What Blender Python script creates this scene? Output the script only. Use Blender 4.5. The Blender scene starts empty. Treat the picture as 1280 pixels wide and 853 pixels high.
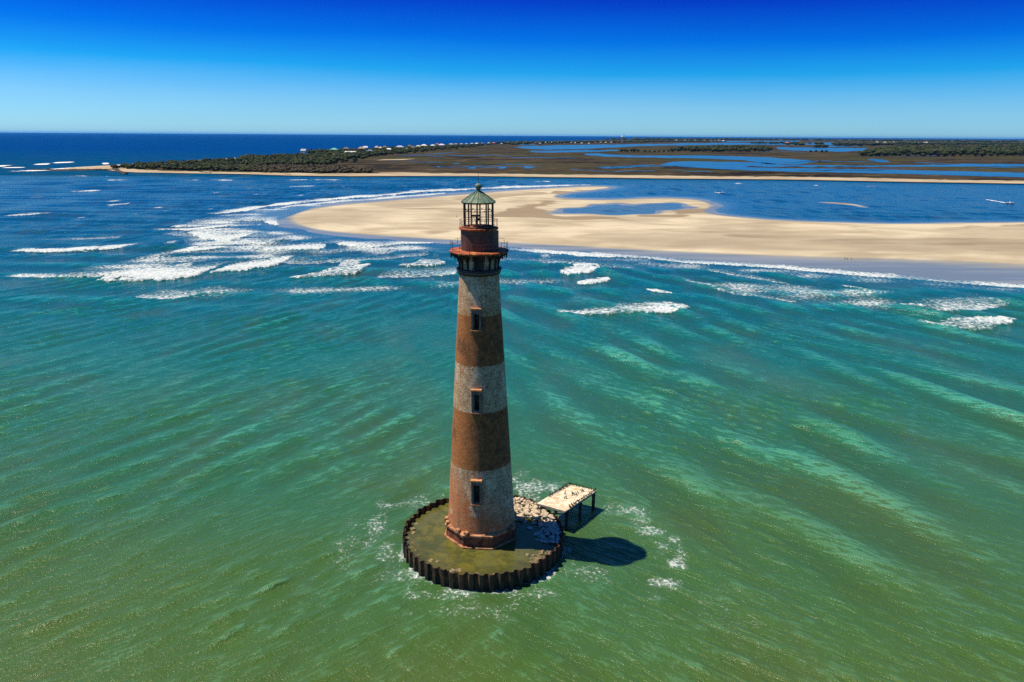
import bpy, bmesh, math, random
import numpy as np
from mathutils import Vector, Matrix

random.seed(7); rng = np.random.default_rng(7)
sc = bpy.context.scene
COL = sc.collection
R_ = math.radians

# ------------------------------------------------------------------ camera
F_PX, W_PX, H_PX = 920.0, 1280.0, 853.0
HORIZON = 169.2
ROLL = R_(0.36)
PITCH = math.atan((426.5 - HORIZON) / F_PX)
CAM = np.array([4.1, -92.4, 55.0])             # the lighthouse stands at the origin
_f = np.array([0, math.cos(PITCH), -math.sin(PITCH)]); _r = np.array([1.0, 0, 0]); _u = np.cross(_r, _f)
AX_R = math.cos(ROLL) * _r + math.sin(ROLL) * _u
AX_U = -math.sin(ROLL) * _r + math.cos(ROLL) * _u
AX_F = _f
cd = bpy.data.cameras.new('camera'); cam = bpy.data.objects.new('camera', cd); COL.objects.link(cam)
M = Matrix.Identity(4)
for i in range(3):
    M[i][0] = AX_R[i]; M[i][1] = AX_U[i]; M[i][2] = -AX_F[i]; M[i][3] = CAM[i]
cam.matrix_world = M
cd.sensor_width = 36.0; cd.lens = 36.0 * F_PX / W_PX
cd.clip_start = 0.5; cd.clip_end = 300000.0
sc.camera = cam

# ------------------------------------------------------------------ light
SUN_DIR = Vector((-17.8, 2.5, 40.3)).normalized()      # towards the sun, from the tower's shadow
sun_el = math.asin(SUN_DIR.z); sun_az = math.atan2(SUN_DIR.x, SUN_DIR.y)
wd = bpy.data.worlds.new('World'); sc.world = wd; wd.use_nodes = True
wn, wl = wd.node_tree.nodes, wd.node_tree.links
wn.clear()
w_out = wn.new('ShaderNodeOutputWorld'); w_bg = wn.new('ShaderNodeBackground'); w_bg.inputs[1].default_value = 0.15
sky = wn.new('ShaderNodeTexSky'); sky.sky_type = 'NISHITA'; sky.sun_disc = False
sky.sun_elevation = sun_el; sky.sun_rotation = sun_az
sky.air_density = 1.0; sky.dust_density = 0.4; sky.ozone_density = 4.0; sky.altitude = 50
w_hs = wn.new('ShaderNodeHueSaturation'); w_hs.inputs['Saturation'].default_value = 1.0
w_tc = wn.new('ShaderNodeTexCoord'); w_sx = wn.new('ShaderNodeSeparateXYZ')
w_rp = wn.new('ShaderNodeValToRGB')                       # deep polarised blue aloft, pale by the horizon
w_mx = wn.new('ShaderNodeMix'); w_mx.data_type = 'RGBA'; w_mx.blend_type = 'MULTIPLY'; w_mx.inputs[0].default_value = 1.0
wl.new(w_tc.outputs['Generated'], w_sx.inputs[0]); w_nz = wn.new('ShaderNodeTexNoise'); w_mp = wn.new('ShaderNodeMapping'); w_mp.inputs['Scale'].default_value = (1.5, 1.5, 14); w_nz.inputs['Scale'].default_value = 1.6; w_nz.inputs['Detail'].default_value = 3
wl.new(w_tc.outputs['Generated'], w_mp.inputs[0]); wl.new(w_mp.outputs[0], w_nz.inputs['Vector'])
def w_math(op, a, b):
    x = wn.new('ShaderNodeMath'); x.operation = op
    for i, v in enumerate((a, b)):
        if isinstance(v, float): x.inputs[i].default_value = v
        else: wl.new(v, x.inputs[i])
    return x.outputs[0]
w_az = w_math('MULTIPLY', w_sx.outputs['X'], .014); w_un = w_math('MULTIPLY', w_math('SUBTRACT', w_nz.outputs[0], .5), .016)
wl.new(w_math('ADD', w_sx.outputs['Z'], w_math('ADD', w_az, w_un)), w_rp.inputs[0])
els = w_rp.color_ramp.elements
SKY_STOPS = [(0.0, (.33, .645, 1)), (.039, (.22, .505, .847)), (.079, (.021, .36, .727)), (.116, (.002, .185, .66)), (.161, (.003, .058, .5)), (.20, (.01, .09, .46)), (.24, (.04, .27, .58)), (.34, (.10, .44, .62)), (.5, (.07, .26, .42)), (1.0, (.04, .10, .22))]
els[0].position, els[0].color = SKY_STOPS[0][0], (*SKY_STOPS[0][1], 1)
els[1].position, els[1].color = SKY_STOPS[-1][0], (*SKY_STOPS[-1][1], 1)
for p, c in SKY_STOPS[1:-1]:
    e = els.new(p); e.color = (*c, 1)
wl.new(sky.outputs[0], w_hs.inputs['Color']); wl.new(w_hs.outputs[0], w_mx.inputs[6]); wl.new(w_rp.outputs[0], w_mx.inputs[7])
wl.new(w_mx.outputs[2], w_bg.inputs[0]); wl.new(w_bg.outputs[0], w_out.inputs[0])

sd = bpy.data.lights.new('sun', 'SUN'); sd.energy = 5.0; sd.angle = R_(0.5); sd.color = (1.0, 0.89, 0.73)
so = bpy.data.objects.new('sun', sd); COL.objects.link(so)
so.rotation_euler = SUN_DIR.to_track_quat('Z', 'Y').to_euler(); so.location = (-60, 10, 140)
sc.view_settings.view_transform = 'Standard'; sc.view_settings.look = 'None'
sc.view_settings.exposure = 0.35; sc.view_settings.gamma = 1.0
sc.view_settings.use_curve_mapping = False
sc.cycles.max_bounces = 6; sc.cycles.volume_bounces = 1; sc.cycles.use_denoising = False
sc.cycles.sample_clamp_indirect = 3.0; sc.cycles.sample_clamp_direct = 2.5

# ------------------------------------------------------------------ helpers
def at(px, py, z=0.0):
    """the point at height z that the photograph shows at pixel px, py"""
    d = AX_R * (px - 640) + AX_U * (426.5 - py) + AX_F * F_PX
    return CAM + d * ((z - CAM[2]) / d[2])

def tag(o, label=None, cat=None, group=None, kind=None):
    if label: o['label'] = label
    if cat: o['category'] = cat
    if group: o['group'] = group
    if kind: o['kind'] = kind
    return o

def empty(name, loc=(0, 0, 0), rz=0.0):
    o = bpy.data.objects.new(name, None); COL.objects.link(o); o.empty_display_size = 0.3
    o.location = loc; o.rotation_euler = (0, 0, rz); return o

def link_mesh(name, me, parent=None):
    o = bpy.data.objects.new(name, me); COL.objects.link(o)
    if parent is not None: o.parent = parent
    return o

def np_mesh(name, V, Q, mat=None, smooth=True, parent=None, attrs=None, tris=False):
    """fast mesh from numpy arrays (quads, or triangles)"""
    n = 3 if tris else 4
    V = np.ascontiguousarray(V, dtype=np.float32); Q = np.ascontiguousarray(Q, dtype=np.int32)
    me = bpy.data.meshes.new(name)
    me.vertices.add(len(V)); me.vertices.foreach_set('co', V.ravel())
    me.loops.add(Q.size); me.loops.foreach_set('vertex_index', Q.ravel())
    me.polygons.add(len(Q)); me.polygons.foreach_set('loop_start', np.arange(0, Q.size, n, dtype=np.int32))
    if smooth: me.polygons.foreach_set('use_smooth', np.ones(len(Q), dtype=bool))
    for k, a in (attrs or {}).items():
        at_ = me.attributes.new(k, 'FLOAT', 'POINT'); at_.data.foreach_set('value', np.ascontiguousarray(a, dtype=np.float32))
    me.update(calc_edges=True)
    if mat: me.materials.append(mat)
    return link_mesh(name, me, parent)

class MB:
    """collects simple solids, links them as one mesh object"""
    def __init__(s): s.v = []; s.f = []; s.sm = []
    def add(s, V, F, smooth=False):
        b = len(s.v); s.v += [tuple(map(float, p)) for p in V]; s.f += [tuple(i + b for i in f) for f in F]; s.sm += [smooth] * len(F)
    def box(s, c, d, rz=0.0, taper=1.0):
        x, y, z = d[0] / 2, d[1] / 2, d[2] / 2; V = []
        for sz in (-1, 1):
            k = taper if sz > 0 else 1.0
            for sx, sy in ((-1, -1), (1, -1), (1, 1), (-1, 1)):
                a, b = sx * x * k, sy * y * k
                V.append((c[0] + a * math.cos(rz) - b * math.sin(rz), c[1] + a * math.sin(rz) + b * math.cos(rz), c[2] + sz * z))
        s.add(V, [(3, 2, 1, 0), (4, 5, 6, 7), (0, 1, 5, 4), (1, 2, 6, 5), (2, 3, 7, 6), (3, 0, 4, 7)])
    def prism(s, pts, z0, z1):
        n = len(pts)
        V = [(p[0], p[1], z0) for p in pts] + [(p[0], p[1], z1) for p in pts]
        s.add(V, [tuple(range(n - 1, -1, -1)), tuple(range(n, 2 * n))] + [(i, (i + 1) % n, n + (i + 1) % n, n + i) for i in range(n)])
    def lathe(s, prof, n=32, c=(0, 0), a0=0.0, smooth=True, cap=True):
        V = []
        for r, z in prof:
            for k in range(n):
                t = a0 + 2 * math.pi * k / n; V.append((c[0] + r * math.cos(t), c[1] + r * math.sin(t), z))
        F = [(j * n + k, j * n + (k + 1) % n, (j + 1) * n + (k + 1) % n, (j + 1) * n + k) for j in range(len(prof) - 1) for k in range(n)]
        s.add(V, F, smooth)
        if cap:
            m = len(prof) - 1
            s.add([V[k] for k in range(n)], [tuple(range(n - 1, -1, -1))]); s.add([V[m * n + k] for k in range(n)], [tuple(range(n))])
    def tube(s, path, r, n=6, closed=False, smooth=True):
        P = [Vector(p) for p in path]; V = []; m = len(P)
        rr = r if isinstance(r, (list, tuple)) else [r] * m
        for i in range(m):
            a = P[i - 1] if (i > 0 or closed) else P[i]; b = P[(i + 1) % m] if (i < m - 1 or closed) else P[i]
            t = (b - a).normalized(); up = Vector((0, 0, 1)) if abs(t.z) < .9 else Vector((1, 0, 0))
            e = t.cross(up).normalized(); g = e.cross(t)
            for k in range(n):
                w = 2 * math.pi * k / n; V.append(P[i] + (e * math.cos(w) + g * math.sin(w)) * rr[i])
        F = []
        for i in range(m if closed else m - 1):
            for k in range(n): F.append((i * n + k, i * n + (k + 1) % n, ((i + 1) % m) * n + (k + 1) % n, ((i + 1) % m) * n + k))
        s.add(V, F, smooth)
        if not closed:
            s.add(V[:n], [tuple(range(n))]); s.add(V[-n:], [tuple(range(n - 1, -1, -1))])
    def mesh(s, name, mat=None, bevel=0.0):
        me = bpy.data.meshes.new(name); me.from_pydata(s.v, [], s.f); me.polygons.foreach_set('use_smooth', s.sm)
        if bevel:
            bm = bmesh.new(); bm.from_mesh(me); bmesh.ops.remove_doubles(bm, verts=bm.verts, dist=1e-4)
            bmesh.ops.bevel(bm, geom=list(bm.edges), offset=bevel, segments=1, affect='EDGES', profile=.5); bm.to_mesh(me); bm.free()
        bm = bmesh.new(); bm.from_mesh(me); bmesh.ops.recalc_face_normals(bm, faces=bm.faces); bm.to_mesh(me); bm.free()
        if mat: me.materials.append(mat)
        return me
    def build(s, name, mat=None, parent=None, bevel=0.0): return link_mesh(name, s.mesh(name, mat, bevel), parent)

def skin_mesh(name, P, E, Rad, mat, sub=2):
    """one continuous body grown over a skeleton"""
    me = bpy.data.meshes.new(name); me.from_pydata(P, E, [])
    o = bpy.data.objects.new(name, me); COL.objects.link(o)
    o.modifiers.new('s', 'SKIN'); me.skin_vertices[0].data[0].use_root = True
    for i, r in enumerate(Rad): me.skin_vertices[0].data[i].radius = (r, r) if not isinstance(r, tuple) else r
    sb = o.modifiers.new('d', 'SUBSURF'); sb.levels = sub; sb.render_levels = sub
    dg = bpy.context.evaluated_depsgraph_get(); out = bpy.data.meshes.new_from_object(o.evaluated_get(dg))
    bpy.data.objects.remove(o); bpy.data.meshes.remove(me)
    out.name = name; out.materials.clear(); out.materials.append(mat)
    out.polygons.foreach_set('use_smooth', [True] * len(out.polygons))
    return out

class NT:
    """terse node building"""
    def __init__(s, name):
        s.m = bpy.data.materials.new(name); s.m.use_nodes = True; s.n = s.m.node_tree.nodes; s.l = s.m.node_tree.links
        s.b = s.n['Principled BSDF']; s.out = s.n['Material Output']
    def new(s, t, **k):
        x = s.n.new('ShaderNode' + t)
        for a, v in k.items(): setattr(x, a, v)
        return x
    def put(s, sock, v):
        if isinstance(v, bpy.types.NodeSocket): s.l.new(v, sock)
        elif isinstance(v, (tuple, list)) and len(v) == 3 and sock.type == 'RGBA': sock.default_value = (*v, 1)
        else: sock.default_value = v
    def set(s, **k):
        for a, v in k.items(): s.put(s.b.inputs[a.replace('_', ' ')], v)
    def math(s, op, a, b=0.0, c=0.0, clamp=False):
        x = s.new('Math', operation=op); x.use_clamp = clamp
        s.put(x.inputs[0], a); s.put(x.inputs[1], b); s.put(x.inputs[2], c); return x.outputs[0]
    def mix(s, f, a, b, mode='MIX'):
        x = s.new('Mix', data_type='RGBA', blend_type=mode); s.put(x.inputs[0], f); s.put(x.inputs[6], a); s.put(x.inputs[7], b); return x.outputs[2]
    def fmix(s, f, a, b):
        x = s.new('Mix', data_type='FLOAT'); s.put(x.inputs[0], f); s.put(x.inputs[2], a); s.put(x.inputs[3], b); return x.outputs[0]
    def ss(s, v, a, b, lo=0.0, hi=1.0):
        x = s.new('MapRange', interpolation_type='SMOOTHSTEP'); s.put(x.inputs[0], v); s.put(x.inputs[1], a); s.put(x.inputs[2], b); s.put(x.inputs[3], lo); s.put(x.inputs[4], hi); return x.outputs[0]
    def lin(s, v, a, b, lo=0.0, hi=1.0):
        x = s.new('MapRange'); s.put(x.inputs[0], v); s.put(x.inputs[1], a); s.put(x.inputs[2], b); s.put(x.inputs[3], lo); s.put(x.inputs[4], hi); return x.outputs[0]
    def ramp(s, v, stops):
        x = s.new('ValToRGB'); e = x.color_ramp.elements; s.put(x.inputs[0], v)
        e[0].position, e[0].color = stops[0][0], (*stops[0][1], 1); e[1].position, e[1].color = stops[-1][0], (*stops[-1][1], 1)
        for p, c in stops[1:-1]: q = e.new(p); q.color = (*c, 1)
        return x.outputs[0]
    def pos(s): return s.new('NewGeometry').outputs['Position']
    def obj(s): return s.new('TexCoord').outputs['Object']
    def xyz(s, v): x = s.new('SeparateXYZ'); s.l.new(v, x.inputs[0]); return x.outputs
    def map(s, v, scale=(1, 1, 1), rot=(0, 0, 0), loc=(0, 0, 0)):
        x = s.new('Mapping'); s.l.new(v, x.inputs[0]); x.inputs['Scale'].default_value = scale; x.inputs['Rotation'].default_value = rot; x.inputs['Location'].default_value = loc; return x.outputs[0]
    def tmap(s, v, rot, scale):
        x = s.new('Mapping', vector_type='TEXTURE'); s.l.new(v, x.inputs[0]); x.inputs['Scale'].default_value = scale; x.inputs['Rotation'].default_value = (0, 0, rot); return x.outputs[0]
    def ridge(s, n, g=2.0): return s.math('SUBTRACT', 1.0, s.math('ABSOLUTE', s.math('MULTIPLY', s.math('SUBTRACT', n, .5), g)))
    def noise(s, v, scale, detail=4, rough=.55, dist=0.0):
        x = s.new('TexNoise'); s.l.new(v, x.inputs['Vector']); x.inputs['Scale'].default_value = scale; x.inputs['Detail'].default_value = detail; x.inputs['Roughness'].default_value = rough; x.inputs['Distortion'].default_value = dist; return x.outputs[0]
    def voro(s, v, scale, feature='F1'):
        x = s.new('TexVoronoi', feature=feature); s.l.new(v, x.inputs['Vector']); x.inputs['Scale'].default_value = scale; return x.outputs['Distance']
    def bump(s, h, strength=.5, dist=.05, nrm=None):
        x = s.new('Bump'); s.put(x.inputs['Height'], h); s.put(x.inputs['Strength'], strength); s.put(x.inputs['Distance'], dist)
        if nrm is not None: s.l.new(nrm, x.inputs['Normal'])
        return x.outputs[0]
    def attr(s, name): return s.new('Attribute', attribute_name=name).outputs['Fac']
    def rand(s): return s.new('ObjectInfo').outputs['Random']

def mottled(name, c1, c2, scale=3.0, rough=.8, bump=.3, bdist=.03, metal=0.0, c3=None, s3=.6, lo=.4, hi=.62):
    t = NT(name); p = t.obj(); n = t.noise(p, scale, 6, .65)
    c = t.mix(t.ss(n, lo, hi), c1, c2)
    if c3: c = t.mix(t.ss(t.noise(p, s3, 4, .7), .52, .66), c, c3)
    t.set(Base_Color=c, Roughness=rough, Metallic=metal, Normal=t.bump(t.noise(p, scale * 3, 5, .7), bump, bdist))
    return t.m

def sm(x, a, b):
    t = np.clip((x - a) / (b - a), 0, 1); return t * t * (3 - 2 * t)

def poly_sd(P, X, Y):
    """signed distance to a closed polygon, positive inside"""
    P = np.asarray(P)[:, :2]; d2 = np.full(X.shape, 1e18); ins = np.zeros(X.shape, bool); n = len(P)
    for i in range(n):
        a, b = P[i], P[(i + 1) % n]; e = b - a; L = max(e @ e, 1e-9)
        t = np.clip(((X - a[0]) * e[0] + (Y - a[1]) * e[1]) / L, 0, 1)
        d2 = np.minimum(d2, (X - a[0] - t * e[0]) ** 2 + (Y - a[1] - t * e[1]) ** 2)
        c = (a[1] > Y) != (b[1] > Y)
        with np.errstate(divide='ignore', invalid='ignore'):
            xi = a[0] + (Y - a[1]) / (b[1] - a[1] if b[1] != a[1] else 1e-9) * e[0]
        ins ^= c & (X < xi)
    return np.where(ins, 1, -1) * np.sqrt(d2)

def smooth_poly(px, z=0.0, it=2):
    P = np.array([at(x, y, z)[:2] for x, y in px])
    for _ in range(it):                                       # corner cutting
        Q = np.roll(P, -1, 0); P = np.stack([.75 * P + .25 * Q, .25 * P + .75 * Q], 1).reshape(-1, 2)
    return P

def lumps(X, Y, lmin, lmax, n, seed):
    g = np.random.default_rng(seed); o = np.zeros_like(X)
    for _ in range(n):
        l = g.uniform(lmin, lmax); a = g.uniform(0, 6.283); k = 6.283 / l
        o += np.sin(X * k * math.cos(a) + Y * k * math.sin(a) + g.uniform(0, 6.283))
    return o / math.sqrt(n / 2)

# ------------------------------------------------------------------ surf, read off the photograph: front line, solid depth, trailing depth
BREAKERS = [   # strength, height in metres, [(x, y, solid, trail) ...]
 (1.0, .9, [(0,346,.6,4),(60,348,2,10),(100,349,8,16),(150,350,11,22),(200,350,14,22),(240,346,13,20),(262,340,9,12),(266,337,3,4)]),
 (1.0, .8, [(262,341,5,14),(300,338,7,18),(330,335,10,18),(348,332,10,14),(355,328,4,6)]),
 (1.0, .9, [(358,348,1,3),(390,347,5,10),(420,346,11,14),(445,343,13,14),(456,338,7,8),(460,335,2,2)]),
 (1.0, .7, [(10,314,1,3),(60,315,3,6),(100,314,5,8),(140,311,5,7),(160,309,5,6),(169,306,2,3)]),
 (.62, .3, [(165,372,1,5),(200,374,2,12),(230,372,3,16),(255,367,3,12),(285,363,1,4)]),
 (1.0, .5, [(188,287,.5,2),(225,288,2,3),(260,286,3,5),(287,283,3,4)]),
 (1.0, .6, [(214,284,1,2),(222,284,5,5),(229,284,2,3)]),
 (1.0, .6, [(235,291,1,4),(262,301,4,12),(285,302,8,14),(302,298,7,9)]),
 (1.0, .6, [(298,303,2,8),(320,306,5,12),(345,304,8,12),(351,300,5,5)]),
 (1.0, .6, [(310,311,2,6),(340,313,4,10),(370,314,7,13),(390,314,7,11),(403,312,2,3)]),
 (1.0, .5, [(215,314,.5,3),(228,315,4,6),(250,313,2,6),(282,310,1,4)]),
 (.95, .4, [(232,271,2,6),(260,268,5,8),(290,266,6,10),(310,264,6,8),(330,259,4,6),(360,256,4,6),(400,252,3,5),(440,248,3,5),(480,245,2.4,4),(520,241,2.4,4),(560,239,1.6,3.5),(640,235,1.4,3),(700,233,1.2,2),(745,231.6,.6,1.5)]),
 (.9, .2, [(303,273,1,4),(320,266,1.4,4),(360,259,1.4,4),(420,253,1.4,4),(500,247,1.4,3),(560,242,.8,3)]),
 (1.0, .4, [(243,278,2,6),(270,279,5,10),(300,277,5,9),(330,276,3,6),(346,283,2,5)]),
 (1.0, .4, [(415,305,1,5),(440,308,3,8),(470,309,3,9),(500,306,2,6),(545,304,1,4)]),
 (1.0, .7, [(496,332,1,3),(512,333,4,6),(530,333,7,8),(545,332,7,7),(557,330,2,2)]),
 (.6, .2, [(465,347,1,8),(520,346,2,16),(572,343,2,12)]),
 (1.0, .7, [(698,341,2,3),(712,344,8,12),(730,343,11,14),(745,338,7,8),(751,334,2,4)]),
 (1.0, .6, [(720,355,2,3),(740,355,5,6),(758,352,5,5),(763,348,1,2)]),
 (.76, .6, [(690,393,.6,3),(740,393,4,12),(790,391,7,14),(830,391,8,15),(856,389,10,13),(865,384,2,2)]),
 (1.0, .5, [(808,362,1,2),(825,366,4,5),(841,367,1,2)]),
 (.9, .25, [(600,307,1,4),(640,313,1.6,5),(700,318,3,8),(740,321,3,9),(800,323,3,9),(860,329,2,10),(920,332,2,10),(980,336,2,10),(1040,342,2,12),(1100,347,3,12),(1160,351,3,12),(1220,356,2,12),(1280,360,2,10),(1400,369,2,10)]),
 (.8, .1, [(640,308,.5,3),(720,313,1,3),(800,318,1,3),(900,325,1,3),(1000,333,1,4),(1100,341,1,4),(1200,349,1,4),(1300,357,1,4)]),
 (1.0, .6, [(1052,357,1,2),(1075,362,4,4),(1098,368,1,2)]),
 (1.0, .5, [(1125,380,1,1),(1145,382,2.6,3),(1159,382,1,1)]),
 (.86, .7, [(1146,404,1,3),(1180,411,5,8),(1210,411,9,14),(1245,407,10,12),(1266,403,5,6),(1273,400,1,2)]),
 (.6, .15, [(1135,380,1,6),(1180,388,2,18),(1220,388,3,22),(1264,380,2,14)]),
 (.45, .1, [(850,350,.4,5),(920,368,.6,12),(1000,378,.6,8)]),
 (.5, .1, [(880,338,.4,5),(940,348,.8,9),(990,356,.6,6)]),
 (1.0, .4, [(84,240,.4,1),(105,239.5,1.2,2),(123,239,.6,1)]),
 (1.0, .4, [(0,270,.6,2),(40,269,1.2,2),(82,267,.6,2)]),
 (.8, .3, [(360,234,.3,1),(376,233.5,.8,1.5),(392,233,.3,1)]),
 (.8, .3, [(90,273,.4,1.4),(100,272.5,1,2),(104,272,.4,1)]),
 (.5, .1, [(40,300,.3,3),(110,299,.6,5),(150,297,.3,3)]),
 (.5, .1, [(130,330,.4,6),(200,328,.6,10),(260,326,.5,8),(330,320,.4,6)]),
 (.45, .1, [(195,292,.4,5),(240,296,.8,9),(330,296,.8,9),(420,298,.5,7)]),
 (.45, .1, [(300,325,.4,6),(380,330,.8,10),(460,326,.5,8),(540,318,.4,8)]),
 (.45, .1, [(560,330,.4,6),(640,325,.8,9),(720,332,.6,9),(800,336,.4,8)]),
]
BLOBS = [      # lacy patches by the lighthouse: x, y, half width, half height, strength
 (814,664,26,9,.40),(830,684,20,9,.46),(845,706,18,10,.46),(832,728,22,14,.37),(822,748,18,6,.36),(850,690,14,26,.30),(790,640,40,10,.30),
 (668,612,52,20,.40),(640,600,36,14,.32),(705,640,24,12,.26),(772,640,40,16,.26),(800,652,30,12,.28),
 (470,655,18,40,.31), (484,690,18,34,.29), (500,722,34,22,.28), (560,745,80,12,.30), (660,742,70,14,.27), (520,628,44,14,.26),
 (600,760,120,22,.21), (730,716,50,22,.24), (440,680,34,54,.18), (900,760,60,60,.13),
]
ZONES = [      # torn foam drifting between the breakers
 (.44, [(200,278),(330,257),(420,251),(500,245),(560,240),(570,243),(440,256),(350,264),(332,276),(380,292),(470,302),(562,306),(572,314),(480,322),(400,322),(330,330),(240,338),(120,346),(40,344),(140,326),(230,304)]),
 (.42, [(600,306),(700,313),(860,325),(1040,339),(1280,358),(1400,366),(1400,374),(1280,368),(1100,360),(900,344),(760,331),(640,320),(600,314)]),
 (.36, [(160,360),(280,352),(420,356),(560,340),(760,346),(700,362),(560,364),(420,372),(260,384),(170,380)]),
 (.36, [(840,345),(1000,352),(1280,372),(1280,400),(1150,396),(1000,384),(880,366)]),
]
HOLE_C, HOLE_R = np.array([.28, -1.1]), 10.95      # the sheet pile ring

WATER_LINE = [(1600,380),(1400,366),(1280,357),(1160,348),(1040,338),(940,329),(860,324),(780,318),(700,313),(640,309),(580,306),(520,303),(460,298),(410,293),(375,288),(350,283),(335,277),(331,270),(345,264),(372,258),(420,252.5),(480,248),(540,243.5),(600,239),(650,236),(700,233.5),(745,232),(768,232.6),(773,234.5),(757,238),(722,241.3),(700,244.5),(704,246.6),(730,248.2),(770,248.6),(800,246.5),(840,246),(875,248),(899,254),(902,259),(892,264.5),(910,268.5),(960,274),(1040,277.2),(1120,279.4),(1200,278.2),(1280,277.2),(1400,277),(1600,277)]
DRY_LINE = [(1600,345),(1400,337),(1280,331),(1200,326.5),(1100,323.5),(1000,321),(900,317),(800,312.5),(700,306.5),(640,303.5),(560,299.5),(500,296),(440,292),(400,288),(375,281.5),(361,273),(375,265),(420,257),(480,252),(540,247),(600,242),(650,238),(700,235),(745,233.2),(765,234),(750,236.8),(715,240),(692,244.5),(694,248.3),(730,250),(770,250.3),(800,248.6),(840,248.3),(875,250.5),(891,257),(881,262),(878,266),(905,270.5),(960,275.5),(1040,278.5),(1120,280.7),(1200,279.3),(1280,278.3),(1400,278),(1600,278)]
LAGOON = [(693,264.5),(715,261),(745,257.5),(790,255.8),(830,255),(854,255.8),(857,259.5),(838,263),(822,266.8),(790,268.3),(740,268.3),(705,267.5)]
PW, PD, PL = smooth_poly(WATER_LINE), smooth_poly(DRY_LINE, .3), smooth_poly(LAGOON)

# ------------------------------------------------------------------ water
def sea_material(name):
    t = NT(name); p = t.pos(); x = t.xyz(p)
    warp = t.noise(t.map(p, (1, 1.6, 0)), .016, 3, .5)
    yy = t.math('ADD', x[1], t.math('MULTIPLY', t.math('SUBTRACT', warp, .5), 90.0))
    col = t.ramp(t.lin(yy, -60, 540), [(0.0, (.066, .098, .012)), (.075, (.046, .104, .020)), (.15, (.024, .108, .044)), (.24, (.008, .108, .080)), (.36, (.002, .090, .100)), (.52, (.001, .066, .110)), (.75, (.0005, .058, .125)), (1.0, (.0005, .056, .145))])
    silt = t.ss(t.noise(t.map(p, (1, .55, 0), (0, 0, .5)), .045, 5, .6, .6), .45, .75)
    col = t.mix(t.math('MULTIPLY', silt, .28), col, (.085, .085, .03))
    col = t.mix(t.math('MULTIPLY', t.attr('shallow'), .62), col, (.085, .150, .165))
    ox = t.lin(x[1], 900, 2500)
    col = t.mix(ox, col, (.0005, .042, .185))
    # lacy foam: cells torn by noise
    f = t.attr('foam')
    wv = t.new('VectorMath', operation='ADD'); t.l.new(p, wv.inputs[0])
    nz = t.new('TexNoise'); t.l.new(p, nz.inputs['Vector']); nz.inputs['Scale'].default_value = .45; nz.inputs['Detail'].default_value = 3
    sc_ = t.new('VectorMath', operation='SCALE'); t.l.new(nz.outputs['Color'], sc_.inputs[0]); sc_.inputs['Scale'].default_value = 3.2
    t.l.new(sc_.outputs[0], wv.inputs[1])
    wp = t.map(wv.outputs[0], (1, 1, 0))
    cell = t.fmix(t.ss(x[1], 110, 50), t.voro(wp, .5, 'DISTANCE_TO_EDGE'), t.voro(wp, 1.0, 'DISTANCE_TO_EDGE')); cell2 = t.voro(wp, 1.7, 'DISTANCE_TO_EDGE')
    fine = t.noise(p, 1.1, 6, .72)
    near = t.ss(x[1], 110, 50); fine = t.fmix(near, t.noise(p, .75, 7, .72), t.noise(p, 1.9, 6, .72))
    lace = t.math('ADD', t.math('MULTIPLY', t.math('MINIMUM', t.math('MULTIPLY', cell, 2.6), 1.0), .34), t.math('MULTIPLY', t.lin(fine, .28, .72), .62))
    lace = t.math('ADD', lace, t.math('MULTIPLY', t.math('MINIMUM', t.math('MULTIPLY', cell2, 2.4), 1.0), .14))
    e = t.math('SUBTRACT', f, lace)
    foam = t.math('MULTIPLY', t.ss(e, -.25, .24), t.ss(f, .03, .16))
    churn = t.math('MULTIPLY', t.ss(f, .05, .7), .45)             # water milky with air round the foam
    col = t.mix(churn, col, (.16, .26, .24))
    # ripples
    calm0 = t.attr('calm'); side = t.ss(x[0], -25, 25)
    def ripples(k, sc_, det, ds): return t.fmix(side, t.noise(t.tmap(p, R_(40), (k, 1, 1)), sc_, det, .6, ds), t.noise(t.tmap(p, R_(-38), (k, 1, 1)), sc_ * .95, det, .6, ds))
    r1b = ripples(4.2, .80, 3, .5); r1c = ripples(3.6, 1.7, 3, .4)
    r2 = t.noise(t.map(p, (1, .8, 0), (0, 0, .3)), 3.0, 4, .62)
    far = t.noise(t.map(p, (.35, 1, 0)), .10, 4, .65)
    calm = t.attr('calm')
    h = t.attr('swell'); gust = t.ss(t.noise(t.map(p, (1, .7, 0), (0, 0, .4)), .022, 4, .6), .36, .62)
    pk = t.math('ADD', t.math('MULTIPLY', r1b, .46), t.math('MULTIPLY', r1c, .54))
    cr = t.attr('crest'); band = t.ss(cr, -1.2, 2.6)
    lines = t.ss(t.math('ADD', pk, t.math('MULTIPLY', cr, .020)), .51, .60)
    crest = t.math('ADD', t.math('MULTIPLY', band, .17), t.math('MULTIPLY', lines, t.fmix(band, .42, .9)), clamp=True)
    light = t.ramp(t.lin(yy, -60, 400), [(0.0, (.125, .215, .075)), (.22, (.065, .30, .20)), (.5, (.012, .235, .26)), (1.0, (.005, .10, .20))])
    col = t.mix(t.math('MULTIPLY', t.math('MULTIPLY', crest, t.fmix(gust, .35, .85)), t.math('MULTIPLY', t.math('MULTIPLY', calm0, t.lin(x[1], 600, 150)), t.lin(x[1], -70, 60, .50, 1.0))), col, light)  # sky sheen along the crests painted into the water colour
    col = t.mix(t.math('MULTIPLY', t.math('MULTIPLY', t.ss(h, .05, -.9), .26), t.math('MULTIPLY', calm0, t.lin(x[1], 420, 200))), col, t.ramp(t.lin(yy, -60, 400), [(0, (.040, .055, .008)), (.3, (.030, .052, .018)), (1, (.010, .035, .040))]))  # troughs darkened in the colour, where swell faces mirror less sky
    n1 = t.bump(far, t.math('MULTIPLY', t.lin(x[1], 60, 400), t.math('MULTIPLY', calm, .6)), 1.2)
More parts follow.
